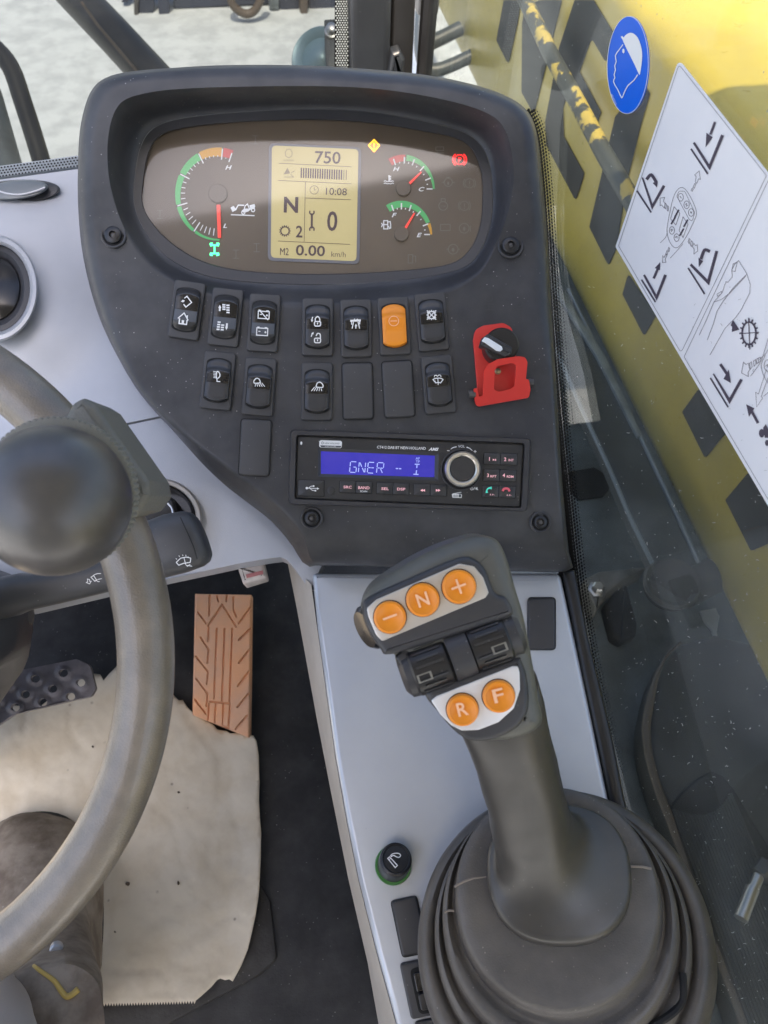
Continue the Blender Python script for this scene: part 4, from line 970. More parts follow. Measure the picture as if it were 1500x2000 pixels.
# ================================================================== joystick
js = thing('joystick', 'black joystick with orange buttons standing in a rubber bellows boot', 'joystick', K.at(1100, 1800, 0))
def kring(px, py, w, rx, ry=None, n=72, sq=2.0, wob=0):
    ry = rx if ry is None else ry; O = K.at(px, py, w); mp = K.mpp(px, py, w); out = []
    for i in range(n):
        a = 2 * math.pi * i / n; ca, sa = math.cos(a), math.sin(a)
        k = (abs(ca) ** sq + abs(sa) ** sq) ** (-1 / sq)
        k *= 1 + wob * noise.noise(Vector((ca * 1.5, sa * 1.5, w * 30 + px * .01)))
        out.append(O + K.U * rx * mp * ca * k + K.V * ry * mp * sa * k)
    return out
BP = [(1112, 1880, 0, 262), (1110, 1866, .018, 284), (1108, 1856, .034, 291), (1106, 1850, .043, 290), (1104, 1845, .050, 281), (1103, 1842, .0525, 268), (1102, 1839, .0505, 257), (1101, 1836, .0470, 252), (1100, 1832, .0475, 250),
      (1100, 1826, .0580, 251), (1099, 1821, .0625, 248), (1099, 1817, .0635, 242), (1098, 1812, .0610, 236), (1097, 1807, .0580, 233), (1096, 1802, .0585, 231), (1095, 1793, .0690, 231), (1094, 1786, .0735, 227), (1093, 1781, .0745, 220), (1092, 1775, .0720, 213), (1091, 1770, .0690, 208), (1091, 1766, .0690, 203),
      (1090, 1752, .0810, 201), (1089, 1748, .0845, 198), (1089, 1746, .0860, 192), (1090, 1742, .0865, 175), (1091, 1734, .0868, 155), (1092, 1728, .0870, 132)]
MB().loft([kring(x, y, w, r, n=96, wob=.006) for x, y, w, r in BP], False, True).build('bellows_boot', MT['rubber'], js, smooth=60)
BC = [(K, .0862, [(887, 1732), (905, 1722), (925, 1715), (950, 1712)], 3.2), (K, .0885, [(1232, 1692), (1255, 1693), (1272, 1697)], 3.5)]
m = MB()
for fr_, w, pts, wd in BC: m.tube([fr_.at(x, y, w) for x, y in pts], .0009, 6)
m.tube([K.at(x, y, .0745) for x, y in ((868, 1782), (878, 1778), (887, 1779))], .0009, 6)
m.build('boot_crack', pmat('crack_pale', (.25, .21, .17), .8), js)
bs_ = MB(); bs_.loft([kring(x, y, w, r, n=96, wob=.006) for x, y, w, r in BP], False, True)
sl_ = [q for q in (proj(bs_, x, y, .0003) for x, y in spline([(1333, 1900), (1335, 1935), (1328, 1962), (1305, 1985), (1270, 2005)], 4, False)) if q]
if len(sl_) > 3: MB().tube(sl_, .0028, 8).build('boot_slot', MT['deep'], js)
GP = [(1092, 1716, .084, 136, 120, 2.4), (1092, 1710, .090, 140, 124, 2.4), (1092, 1704, .0985, 141, 125, 2.4), (1092, 1701, .1012, 138, 122, 2.4), (1091, 1698, .1026, 131, 115, 2.4), (1086, 1692, .1040, 119, 104, 2.3), (1074, 1680, .1070, 104, 92, 2.2), (1060, 1662, .1120, 92, 84, 2.2), (1048, 1640, .1195, 84, 78, 2.2), (1040, 1618, .129, 80, 75, 2.3),
      (1032, 1590, .140, 77, 72, 2.8), (1025, 1550, .155, 74, 70, 3.2), (1014, 1510, .172, 77, 69, 3.2), (1003, 1470, .190, 77, 68, 3.0), (990, 1430, .206, 82, 66, 2.6), (975, 1385, .222, 90, 62, 2.4), (955, 1335, .236, 96, 58, 2.3)]
def krise(px, py, w, rx, ry, sq, n=64):
    return kring(px, py, w, rx, ry, n, sq)
MB().loft([krise(*g_) for g_ in GP], False, True).build('grip', MT['grip'], js, smooth=60)
hp = [(703, 1195), (708, 1172), (730, 1145), (790, 1105), (850, 1074), (905, 1054), (945, 1047), (975, 1056), (993, 1085), (1012, 1150), (1028, 1205), (1045, 1290), (1058, 1370), (1064, 1422), (1020, 1450), (960, 1456), (920, 1452), (885, 1425), (850, 1380), (815, 1338), (785, 1305), (765, 1280), (735, 1266), (712, 1235)]
MB().slab(HD, spline(hp, 5), -.045, 0, .011, 7).build('head', MT['headp'], js, smooth=60)
z = Z(680, 1030, 3.3333)
tr = [(707, 1192), (720, 1168), (800, 1130), (895, 1090), (930, 1094), (950, 1115), (968, 1158), (990, 1168), (1004, 1195), (985, 1210), (880, 1245), (765, 1280), (742, 1268), (716, 1228)]
MB().slab(HD, spline(tr, 4), -.012, .0035, .0035, 4).build('upper_trim', MT['dash2'], js, smooth=50)
lt = [(832, 1352), (900, 1325), (1005, 1286), (1022, 1296), (1032, 1330), (1034, 1385), (1015, 1420), (975, 1443), (930, 1450), (895, 1436), (855, 1392)]
MB().slab(HD, spline(lt, 4), -.012, .0020, .0035, 4).build('lower_trim', MT['dash2'], js, smooth=50)
p1 = roundpoly([(716, 1188), (735, 1171), (897, 1101), (926, 1106), (944, 1128), (955, 1158), (948, 1168), (746, 1253), (734, 1240), (719, 1204)], [8, 5, 8, 8, 6, 5, 5, 7, 5, 5], 4)
MB().slab(HD, p1, .0028, .0040, .0006).build('upper_button_plate', MT['plate'], js)
p2 = roundpoly(z((540, 1130), (575, 1100), (1070, 905), (1105, 905), (1117, 945), (1120, 1060), (1080, 1180), (980, 1270), (850, 1320), (740, 1325), (670, 1290), (600, 1220)), [5, 4, 4, 4, 4, 8, 10, 10, 10, 8, 8, 8], 4)
MB().slab(HD, p2, .0012, .0026, .0006).build('lower_button_plate', MT['plate2'], js)
mk = HD.mpp(850, 1200)
def jbtn(cx, cy, r, w, ch):
    b = MB().lathe(HD.at(cx, cy, w), HD.W, [(r * mk, -.001), (r * mk, .0022), ((r - 1.5) * mk, .0033), ((r - 5) * mk, .0036), ((r - 8) * mk, .0030), (.3 * mk, .0026)], 40).build('button', MT['orange'], js)
    MB().lathe(HD.at(cx, cy, w), HD.W, [((r + 1.6) * mk, -.0005), ((r + 1.6) * mk, .00025), (r * .8 * mk, .00025)], 40).build('button_gap', MT['gap'], b)
    ik = Ink(HD, w + .0040)
    if ch == '-': ik.line(rot([(cx - 14.5, cy), (cx + 14.5, cy)], (cx, cy), 20), 4.2)
    elif ch == '+': ik.line(rot([(cx - 15, cy), (cx + 15, cy)], (cx, cy), 20), 4.2).line(rot([(cx, cy - 15), (cx, cy + 15)], (cx, cy), 20), 4.2)
    else: ik.text(ch, cx, cy, 27, ang=14 if ch != 'N' else 18, width=21 if ch != 'N' else 23, bold=.016)
    ik.done('legend', MT['peach'], b)
jbtn(761.6, 1205, 31.5, .0040, '-'); jbtn(825.5, 1171, 32.5, .0040, 'N'); jbtn(896, 1145.5, 33, .0040, '+')
jbtn(903, 1385, 31, .0026, 'R'); jbtn(973.4, 1358.5, 31.5, .0026, 'F')
# thumb rollers
ax = (CR * math.cos(R(20)) + CU * math.sin(R(20))).normalized(); ay = (CU * math.cos(R(20)) - CR * math.sin(R(20))).normalized()
MB().slab(HD, roundpoly(z((300, 850), (360, 790), (960, 560), (1060, 540), (1125, 800), (1090, 850), (480, 1080), (420, 1040)), 8), -.02, -.0005, .002).build('roller_bed', MT['black'], js)
def roller(cx, cy, half, r, hw):
    O = HD.at(cx, cy, -.0075)
    prof = [(.0001, -half), (r * .93, -half), (r, -half + .0012), (r, half - .0012), (r * .93, half), (.0001, half)]
    b = MB().lathe(O, ax, prof, 48, X=HD.W).build('thumb_roller', MT['black'], js)
    for k in range(9):
        a = R(-60 + k * 15)
        if k == 4: continue
        d = HD.W * math.cos(a) + ay * math.sin(a); tt = ax.cross(d)
        MB().box(O + d * (r + .0002), half * (1.45 if k % 2 else 1.1), .0011, .0011, (ax, tt, d)).build('rib', MT['rocker'], b)
    d = HD.W; tt = ax.cross(d)
    fr2 = Frame(O + d * (r + .0004), ax, ay)
    ik = MB(); s1, s2 = half * .38, .0022; u0 = -half * .45 if hw < 0 else half * .35
    loop = lambda k: [fr2.P(u0 - s1 * k, -s2 * k - .002), fr2.P(u0 + s1 * k, -s2 * k - .002), fr2.P(u0 + s1 * k, s2 * k - .002), fr2.P(u0 - s1 * k, s2 * k - .002)]
    ik.loft([loop(1.0), loop(.72)], False, False); ik.build('mark', pmat('roller_mark', (.20, .19, .16), .5), b, smooth=None)
roller(841, 1299, .0105, .0138, -1); roller(953, 1255, .0108, .0138, 1)
MB().lathe(HD.at(898, 1277, -.0072), ax, [(.0001, -.0058), (.0142, -.0058), (.0144, 0), (.0142, .0058), (.0001, .0058)], 48, X=HD.W).build('roller_divider', MT['dash2'], js)
MB().lathe(HD.at(1003, 1235, -.0085), ax, [(.0001, -.0058), (.0135, -.0052), (.0130, .001), (.0100, .0038), (.0001, .0042)], 40, X=HD.W).build('roller_end_cap', MT['dash2'], js)
MB().lathe(HD.at(797, 1315, -.0095), ax, [(.0001, -.0040), (.009, -.0038), (.0130, -.001), (.0135, .003), (.0001, .003)], 40, X=HD.W).build('roller_end_cap', MT['dash2'], js)
MB().lathe(HD.at(728, 1222, -.012), camdir(-.8, -.35, .45), [(.0001, -.004), (.0125, -.004), (.0125, .003), (.0105, .0055), (.0001, .006)], 32).build('side_button', MT['gloss'], js)

# ================================================================== steering wheel
WC = at(-398, 1295, .417)
sw = thing('steering_wheel', 'worn brown-black steering wheel rim with grained leather surface', 'steering wheel', WC - CB * .12)
N_ = 160; rim = [WC + (CR * math.cos(2 * math.pi * i / N_) + CU * math.sin(2 * math.pi * i / N_)) * .190 for i in range(N_)]
MB().tube(rim, .0151, 28, closed=True).build('rim', MT['wheel'], sw, smooth=80)
for a in (90, 210, 330):
    d = CR * math.cos(R(a)) + CU * math.sin(R(a))
    if a == 330: continue
    MB().tube([WC - CB * .03 + d * .04, WC - CB * .02 + d * .11, WC + d * .185], [.018, .015, .011], 12).build('spoke', MT['wheel'], sw)
MB().lathe(WC - CB * .05, CB, [(.06, 0), (.06, .02), (.045, .03), (.001, .032)], 40).build('hub', MT['black'], sw)
# column
scn = thing('steering_column', 'dark dusty steering column shroud below the wheel', 'steering column', at(-200, 1500, 1.0))
m = MB()
def cs(px, py, d, rx, ry, n=32, sq=3.0):
    O = at(px, py, d); k = d / FPX; out = []
    for i in range(n):
        a = 2 * math.pi * i / n; ca, sa = math.cos(a), math.sin(a); f = (abs(ca) ** sq + abs(sa) ** sq) ** (-1 / sq)
        out.append(O + CR * rx * k * ca * f + CU * ry * k * sa * f)
    return out
m.loft([cs(-260, 1290, .52, 200, 120), cs(-185, 1225, .56, 215, 110), cs(-150, 1210, .61, 215, 112), cs(-120, 1230, .66, 180, 130), cs(-125, 1290, .74, 130, 150), cs(-150, 1340, .86, 120, 170)])
m.build('shroud', MT['dash2'], scn, smooth=60)
MB().tube([at(18, 1140, .585), at(30, 1200, .60), at(22, 1250, .62), at(0, 1300, .66)], [.010, .014, .013, .010], 14).build('gaiter_fold', MT['rubber'], scn, smooth=60)
# knob
MT['collar'] = pmat('collar_plastic', (.19, .185, .155), .5, bump=.3)
kb = thing('spinner_knob', 'large round dark spinner knob clamped on the steering wheel rim', 'knob', at(195, 950, .40))
O = at(107, 978, .340); AK = (CB + CR * .04 - CU * .05).normalized(); rr0 = 147 * .340 / FPX
prof = [(rr0 * math.cos(R(a)), rr0 * math.sin(R(a)) * (1.0 if a > 0 else .8)) for a in range(-45, 90, 7)] + [(.0003, rr0)]
MB().lathe(O, AK, prof, 64).build('ball', MT['ball'], kb, smooth=80)
OC = at(117, 966, .352); rc = 150 * .352 / FPX
MB().lathe(OC, AK, [(rc * .7, -.006), (rc * .975, -.004), (rc, -.0025), (rc, .0025), (rc * .985, .004), (rc * .9, .0045)], 240, mod=lambda i: 1 + (.010 if i % 3 else -.016)).build('knurled_collar', MT['collar'], kb, smooth=50)
CF = Frame(CAM - CB * .385, CR, CU)
cp = roundpoly([(112, 838), (140, 786), (160, 775), (184, 790), (288, 938), (293, 968), (272, 998), (225, 1012), (150, 930)], [6, 8, 8, 10, 8, 8, 8, 0, 0], 4)
MB().slab(CF, cp, -.034, .004, .004, 4).build('clamp_block', MT['clamp'], kb, smooth=50)
MB().tube([OC, at(180, 945, .395)], [.018, .016], 24).build('stem', MT['clamp'], kb)

# ================================================================== wiper stalk
st = thing('wiper_stalk', 'thick black wiper stalk with white washer symbols below the ball knob', 'control stalk', at(20, 1165, .56))
SD = .555
MT['stalk'] = pmat('stalk_plastic', (.050, .050, .052), .42, bump=.12, bscale=1400, dust=.25)
def sring(px, py, d, rw, rd, n=32, sq=2.6):
    # cross-section of the stalk: across its length in the image, and in depth
    dirv = Vector((math.sin(R(14)), math.cos(R(14)))); O = at(px, py, d); k = d / FPX; out = []
    for i in range(n):
        a = 2 * math.pi * i / n; ca, sa = math.cos(a), math.sin(a); f = (abs(ca) ** sq + abs(sa) ** sq) ** (-1 / sq)
        out.append(O + (CU * dirv.y - CR * dirv.x * -.25) * rw * k * ca * f + CB * rd * k * sa * f)
    return out
MB().loft([sring(5, 1168, SD, 44, 40), sring(40, 1160, SD, 43, 40), sring(62, 1156, SD, 37, 36), sring(120, 1144, SD, 36, 34), sring(200, 1125, SD, 36, 34), sring(270, 1106, SD, 37, 34)]).build('arm', MT['stalk'], st, smooth=50)
_he = [(272, 1042), (300, 1018), (352, 1001), (372, 1001), (382, 1012), (412, 1062), (417, 1078), (410, 1092), (385, 1108), (340, 1123), (300, 1131), (272, 1122)]
SF = Frame(CAM - CB * (SD - .020), CR, CU)
def ering(px, py, d, up, dn, rd, n=36, sq=2.8):       # stalk head: cross-sections perpendicular to its axis
    O = at(px, py, d); k = d / FPX; out = []; ud = (CU * .93 - CR * .36)
    for i in range(n):
        a = 2 * math.pi * i / n; ca, sa = math.cos(a), math.sin(a); f = (abs(ca) ** sq + abs(sa) ** sq) ** (-1 / sq)
        out.append(O + ud * (up if ca > 0 else dn) * k * ca * f + CB * rd * k * sa * f)
    return out
MB().loft([ering(262, 1098, SD, 40, 38, 32), ering(272, 1092, SD - .002, 58, 46, 38), ering(288, 1086, SD - .003, 64, 50, 40), ering(345, 1066, SD - .003, 66, 56, 41), ering(378, 1056, SD - .003, 62, 54, 40), ering(391, 1052, SD - .003, 55, 49, 36), ering(398, 1050, SD - .003, 44, 40, 29), ering(401, 1049, SD - .003, 26, 24, 17)]).build('end_knob', MT['stalk'], st, smooth=60)
MB().tube([SF.at(x, y, -.0018) for x, y in spline([(352, 1010), (364, 1036), (378, 1068), (385, 1092)], 4, False)], .0004, 5).build('end_seam', MT['gap'], st)
ik = Ink(SF, .0006); z = Z(0, 740, 2.6786)
ik.line(z((922, 960), (945, 938), (975, 932), (998, 938), (995, 960), (960, 965), (935, 975)), 1.6, True).line(z((962, 935), (972, 972)), 1.4).lines(1.3, z((920, 940), (926, 944)), z((935, 925), (940, 930)), z((955, 920), (957, 926)), z((972, 920), (973, 927)), z((985, 930), (982, 934)), z((972, 975), (1005, 980)), z((978, 982), (995, 970)))
ik.done('washer_symbol', MT['white'], st)
ik = Ink(Frame(CAM - CB * (SD - .0140), CR, CU), 0); z = Z(0, 1080, 5.884)
ik.line(z((1045, 278), (1075, 260), (1110, 310), (1090, 325)), 1.6, True).line(spline(z((1070, 260), (1110, 240), (1160, 236)), 3, False), 1.5).line(z((1105, 315), (1130, 330), (1145, 328)), 1.5).line(z((1120, 305), (1170, 295)), 1.4)
ik.line(z((1005, 300), (1030, 305), (1030, 325), (1048, 325), (1030, 355), (992, 340), (1008, 330)), 1.3, True)
ik.done('wiper_symbol', MT['white'], st)

# ================================================================== footwell: pedals, mat, paper, boot
def grid(fr, quad, nx, ny, wf, skirt=.01, curve=None):
    m = MB(); vs = []; P_ = []
    for j in range(ny + 1):
        for i in range(nx + 1):
            s_, t_ = i / nx, j / ny; a = mixp(quad[0], quad[1], s_); b = mixp(quad[3], quad[2], s_); p = mixp(a, b, t_)
            P_.append(p); vs.append(fr.at(p[0], p[1], wf(p[0], p[1], s_, t_)))
    n1 = nx + 1
    m.add(vs, [(j * n1 + i, j * n1 + i + 1, (j + 1) * n1 + i + 1, (j + 1) * n1 + i) for j in range(ny) for i in range(nx)])
    bl = list(range(n1)) + [(j + 1) * n1 + nx for j in range(ny)] + [ny * n1 + i for i in range(nx - 1, -1, -1)] + [j * n1 for j in range(ny - 1, 0, -1)]
    top = [vs[k] for k in bl]; bot = [v - fr.W * skirt for v in top]; q = len(bl)
    m.add(top + bot, [(i, (i + 1) % q, q + (i + 1) % q, q + i) for i in range(q)]); return m
def segd(p, a, b):
    dx, dy = b[0] - a[0], b[1] - a[1]; L = dx * dx + dy * dy; t = max(0, min(1, ((p[0] - a[0]) * dx + (p[1] - a[1]) * dy) / L))
    return math.hypot(p[0] - a[0] - t * dx, p[1] - a[1] - t * dy)
PF = Frame(at(430, 1437, .965), CR, (camdir(0, .93, -.37)))
z = Z(0, 1140, 2.325)
gr = [((955, 50), (950, 145)), ((985, 55), (992, 80)), ((1030, 55), (1028, 80)), ((1060, 60), (1060, 120)), ((1060, 120), (1073, 150)), ((1010, 95), (945, 190)), ((1010, 95), (1072, 195)), ((900, 130), (935, 180)), ((1135, 110), (1085, 180)),
      ((950, 145), (950, 60)), ((948, 200), (945, 260)), ((985, 205), (972, 520)), ((1020, 205), (1008, 530)), ((1055, 205), (1042, 540)), ((912, 245), (948, 300)), ((948, 300), (942, 360)), ((890, 330), (945, 400)), ((945, 400), (940, 455)), ((890, 430), (943, 500)), ((943, 500), (938, 555)), ((885, 525), (935, 590)),
      ((1135, 205), (1085, 255)), ((1132, 300), (1085, 360)), ((1130, 400), (1080, 465)), ((1128, 500), (1078, 560)), ((1122, 600), (1070, 660)), ((955, 535), (1045, 545)), ((950, 545), (945, 625)), ((980, 545), (975, 640)), ((1015, 545), (1010, 650)), ((1045, 545), (1038, 650)), ((950, 630), (1040, 655))]
gr = [tuple(z(a, b)) for a, b in gr]
def ped_w(x, y, s_, t_):
    d = min(segd((x, y), a, b) for a, b in gr); e = min(s_, 1 - s_) * 112
    return -.0032 * sstep((1.9 - d) / 1.2) - .003 * sstep((3 - e) / 3)
pd = thing('accelerator_pedal', 'terracotta rubber accelerator pedal with chevron grooves', 'pedal', at(430, 1440, .99))
grid(PF, [(381, 1160), (491, 1162), (487.5, 1441), (376, 1396)], 96, 190, ped_w, .014).build('pad', MT['pedal'], pd, smooth=30)
MB().slab(PF, [(395, 1180), (478, 1180), (476, 1430), (388, 1392)], -.05, -.012).build('backing', MT['floor'], pd)
BF = Frame(at(90, 1340, .93), CR, camdir(0, .95, -.31))
z = Z(0, 1080, 5.884)
hs = [z(q)[0] for q in ((85, 1515), (405, 1445), (728, 1380), (925, 1490), (605, 1560), (290, 1625), (490, 1715), (810, 1650), (175, 1775), (-40, 1690), (-240, 1580), (-140, 1850), (-350, 1760))]
br = thing('brake_pedal', 'grey metal brake pedal plate with rows of raised holes', 'pedal', at(60, 1400, 1.0))
bol = roundpoly([(-110, 1352), (0, 1317), (150, 1287), (176, 1300), (187, 1345), (178, 1360), (30, 1394), (-10, 1420), (-110, 1440)], [0, 0, 14, 14, 10, 10, 0, 0, 0], 5)
def brw(x, y):
    d = min(math.hypot((x - a), (y - b) * 1.15) for a, b in hs)
    return .0035 * sstep((17 - d) / 6) if d > 9.5 else .0035
holes = [circ(a, b, 9, 7.6, 18) for a, b in hs if a > -70]
MB().sheet(BF, bol, brw, 4.5, holes=holes, skirt=.006).build('plate', MT['pedal2'], br, smooth=60)
MB().tube([BF.at(-60, 1390, -.01), BF.at(-110, 1330, -.10)], .012, 12).build('arm', MT['dksteel'], br)
mt_ = thing('floor_mat', 'dark rubber floor mat with rounded corner under the paper', 'floor mat', FL.at(200, 1800, 0))
MB().slab(FL, roundpoly([(300, 1420), (470, 1560), (500, 1710), (528, 1758), (541, 1872), (505, 1905), (300, 2015), (260, 2200), (-300, 2200), (-300, 1500)], [0, 20, 20, 20, 20, 20, 10, 0, 0, 0], 5), 0, .006, .002).build('mat', MT['mat'], mt_)
z = Z(0, 1140, 2.325)
serr = []
xs = 889
k = 0
while xs > 440:
    serr.append((xs, 1893 + (889 - xs) * .028 + (15 if k % 2 else 0))); xs -= 6.2; k += 1
pp = z((-1400, 700), (-900, 620), (-300, 560), (-60, 545), (180, 560), (330, 440), (418, 408), (455, 412), (470, 440), (495, 410), (533, 372), (640, 430), (790, 508), (812, 530), (830, 528), (850, 560), (872, 582), (905, 598), (935, 622), (968, 640), (985, 662), (1003, 666), (1028, 668), (1045, 680), (1075, 678), (1110, 688), (1150, 690), (1165, 715), (1175, 780), (1178, 900), (1176, 990), (1180, 1060), (1186, 1130), (1184, 1240), (1180, 1330), (1174, 1420), (1160, 1510), (1142, 1590), (1125, 1660), (1095, 1735), (1056, 1806), (1040, 1796), (1022, 1800), (1000, 1792), (985, 1800), (960, 1830), (930, 1858), (905, 1880), *serr, (430, 1900), (395, 1870), (385, 1800), (384, 1650), (384, 1500), (250, 1480), (0, 1470), (-300, 1480), (-900, 1500), (-1400, 1520))  # left part lies out of view, extended to bounce sunlight upward
pc = Vector((240, 1650))
def pw(x, y):
    n1 = noise.noise(Vector((x * .006, y * .006, 3.1))); n2 = noise.noise(Vector((x * .02, y * .02, 9.2)))
    e = sstep((x - 430) / 80) * .010 + sstep((y - 1880) / 80) * .006
    n3 = abs(noise.noise(Vector((x * .011 + 3, y * .008, 5.5)))); n4 = abs(noise.noise(Vector((x * .035, y * .03, 2.5))))
    return .0115 + .0020 * n1 + .0007 * n2 - .0014 * max(0, .12 - n3) / .12 - .0008 * max(0, .2 - n4) / .2 + e * (.6 + .8 * noise.noise(Vector((x * .012, y * .012, 1.7))))
pap = MB().sheet(FL, [p for p in pp], pw, 8.5, skirt=0)
o = pap.build('paper_sheet', MT['paper'], None, smooth=80, loc=FL.at(300, 1650, .008))
tag(o, 'stained beige paper floor sheet with torn and serrated edges', 'paper sheet')
md = o.modifiers.new('thickness', 'SOLIDIFY'); md.thickness = .0006
# folded corner flap of the paper
z2 = z((895, 1880), (940, 1765), (965, 1775), (1000, 1770), (1030, 1782), (1100, 1700), (1110, 1720), (1056, 1806), (1000, 1795))
crumbs = [((325, 1122), 26, 16), ((578, 1362), 12, 8), ((808, 1358), 5, 9), ((810, 945), 7, 4), ((418, 738), 4, 4), ((520, 1580), 4, 4), ((110, 300), 12, 8)]
lab = ['curled dry leaf scrap on the paper inside the wheel rim', 'dark crumb on the paper just outside the wheel rim', 'thin upright dark fleck low on the paper', 'small dark fleck high on the paper right of the rim', 'tiny speck on the paper below the brake pedal', 'tiny speck near the boot on the paper', 'pale dry scrap on the floor above the brake pedal']
for ((cx, cy), a, b), lb in zip(crumbs, lab):
    p = z((cx, cy))[0]; pts = [(p[0] + a / 2.325 * (.7 + .5 * random.random()) * math.cos(q), p[1] + b / 2.325 * (.7 + .5 * random.random()) * math.sin(q)) for q in [2 * math.pi * k / 7 for k in range(7)]]
    w = pw(*p) if cy > 500 else .002
    o = MB().slab(FL, pts, w + .0005, w + .004, .0008, 1).build('debris_scrap', MT['crumb'] if cy > 500 else MT['paper'], None, loc=FL.at(p[0], p[1], w)); tag(o, lb, 'debris', 'scraps on the floor')
# work boot and trouser leg of the driver
bt = thing('work_boot', 'dusty brown leather work boot with yellow piping on the floor', 'boot', FL.at(60, 1800, 0))
def ell(px, py, h, rx, ry, n=64, sq=2.3, top=1):
    O = FL.at(px, py, h); k = (O - CAM).length / FPX; out = []
    for i in range(n):
        a = 2 * math.pi * i / n; ca, sa = math.cos(a), math.sin(a); f = (abs(ca) ** sq + abs(sa) ** sq) ** (-1 / sq)
        out.append(O + Vector((1, 0, 0)) * rx * k * ca * f + Vector((0, 1, 0)) * ry * k * sa * f)
    return out
bmu = MB().loft([ell(35, 1835, .012, 128, 190), ell(35, 1835, .022, 130, 193), ell(36, 1838, .045, 125, 188), ell(38, 1850, .065, 118, 178), ell(42, 1875, .085, 108, 160), ell(52, 1905, .105, 100, 140), ell(66, 1945, .13, 92, 120), ell(78, 1975, .16, 88, 108), ell(86, 2005, .20, 86, 105), ell(88, 2040, .25, 88, 105)]); 
for v_ in bmu.v:
    q = Vector((v_.x * 22, v_.y * 22, v_.z * 14)); n_ = noise.noise(q) + .5 * noise.noise(q * 2.3)
    c_ = FL.at(50, 1880, 0); dr = Vector((v_.x - c_.x, v_.y - c_.y, .02)).normalized(); v_ += dr * .006 * n_
bmu.build('upper', MT['boot'], bt, smooth=70)
MB().loft([ell(35, 1835, .0, 126, 190), ell(35, 1835, .004, 131, 194), ell(35, 1835, .014, 131, 194), ell(35, 1835, .018, 126, 190)]).build('sole', MT['mat'], bt, smooth=40)
z = Z(0, 1600, 5.0)
m = MB(); pts = spline(z((330, 1432), (400, 1485), (480, 1540), (540, 1590), (590, 1665), (640, 1725), (690, 1720), (765, 1660)), 3, False)
pts = [q for q in (proj(bmu, x, y, .001) for x, y in pts) if q]
m.tube(pts, [.0014 + .0012 * i / len(pts) for i in range(len(pts))], 8); m.build('yellow_piping', MT['yellowthread'], bt)
p = z((548, 1270))[0]; MB().lathe(proj(bmu, p[0], p[1]), Vector((.15, -.5, .8)), [(.0055, -.004), (.0055, .002), (.004, .004), (.0003, .004)], 18).build('eyelet', MT['ring'], bt)
tl = thing('trouser_leg', 'pale grey trouser leg above the boot', 'trousers', FL.at(-60, 2010, .02))
MB().loft([ell(-95, 2030, .20, 112, 100), ell(-105, 2090, .30, 124, 115), ell(-100, 2200, .40, 140, 130), ell(-140, 2400, .5, 150, 150)]).build('leg', MT['trouser'], tl, smooth=70)

# ================================================================== right side window
FR = [(1030, 215), (1048, 262), (1058, 340), (1065, 430), (1071, 540), (1080, 670), (1091, 800), (1103, 920), (1113, 1010), (1124, 1110), (1140, 1220), (1166, 1350), (1205, 1500), (1240, 1640), (1300, 1850), (1350, 2060)]
win = thing('side_window', 'tinted side window pane with dotted black edge between console and boom', 'window', GL.at(1300, 1000, 0))
yy0, yy1 = -.45, 1.14
m = MB(); frp = spline(FR, 3, False)
lower = [GL.at(x, y, 0) for x, y in frp]
m.slab(GL, [(-p.y, p.z - 2) for p in lower] + [(.45, .34), (-1.14, .34), (-1.14, -.75), (-.80, -.55)], -.004, 0, uv=True)
m.build('pane', MT['glass'], win, smooth=None)
# black frit band and dots
ik = Ink(GL, .0006)
fine = spline(FR, 10, False)
off = lambda p, d: (p[0] - d, p[1])
for a, b in zip(fine, fine[1:]):
    ik.poly([off(a, 34), off(b, 34), b, a])
ik.done('frit_band', MT['frit'], win)
ik = Ink(GL, .0009); acc = 0; step = 6.6; row = 0
L = [0]
for a, b in zip(fine, fine[1:]): L.append(L[-1] + math.hypot(b[0] - a[0], b[1] - a[1]))
def along(s_):
    for i in range(len(L) - 1):
        if s_ <= L[i + 1]:
            t = (s_ - L[i]) / max(1e-6, L[i + 1] - L[i]); return mixp(fine[i], fine[i + 1], t)
    return fine[-1]
s_ = 0; i = 0
while s_ < L[-1]:
    p = along(s_); fade = 1.0 if p[1] < 1180 else max(.3, 1 - (p[1] - 1180) / 500)
    for k, r_ in ((0, 3.4), (1, 3.0), (2, 2.4), (3, 1.6)):
        o_ = 2.5 + 5.2 * k; s2 = along(min(L[-1], s_ + (step / 2 if k % 2 else 0)))
        ik.poly([(s2[0] + o_ + r_ * fade * math.cos(q) * .85, s2[1] + r_ * fade * 1.15 * math.sin(q)) for q in [R(60 * j) for j in range(6)]])
    s_ += step
tag(ik.done('frit_dots', MT['frit'], win), kind='stuff')
# lint and dust stuck to the pane
ik = Ink(GL, .0012); rnd = random.Random(5)
for _ in range(330):
    y = rnd.uniform(560, 1950); x = rnd.uniform(lerpc([(560, 1110), (1000, 1150), (1400, 1215), (1950, 1370)], y), 1510)
    a = rnd.uniform(0, 6.28); L_ = rnd.choice((1.2, 1.6, 2.5, 4, 6)); b = rnd.uniform(-1.2, 1.2)
    ik.line([(x + L_ * math.cos(a + b * q) * q, y + L_ * math.sin(a + b * q) * q) for q in (0, .5, 1)], rnd.uniform(.5, 1.0))
tag(ik.done('lint', pmat('lint', (.42, .42, .40), .9), win), kind='stuff')
# front edge seal of the window
MB().tube([Vector((XG, 1.13, z_)) for z_ in (1.2, 1.5, 1.9, 2.3)], .012, 10).build('edge_seal', MT['black'], win)

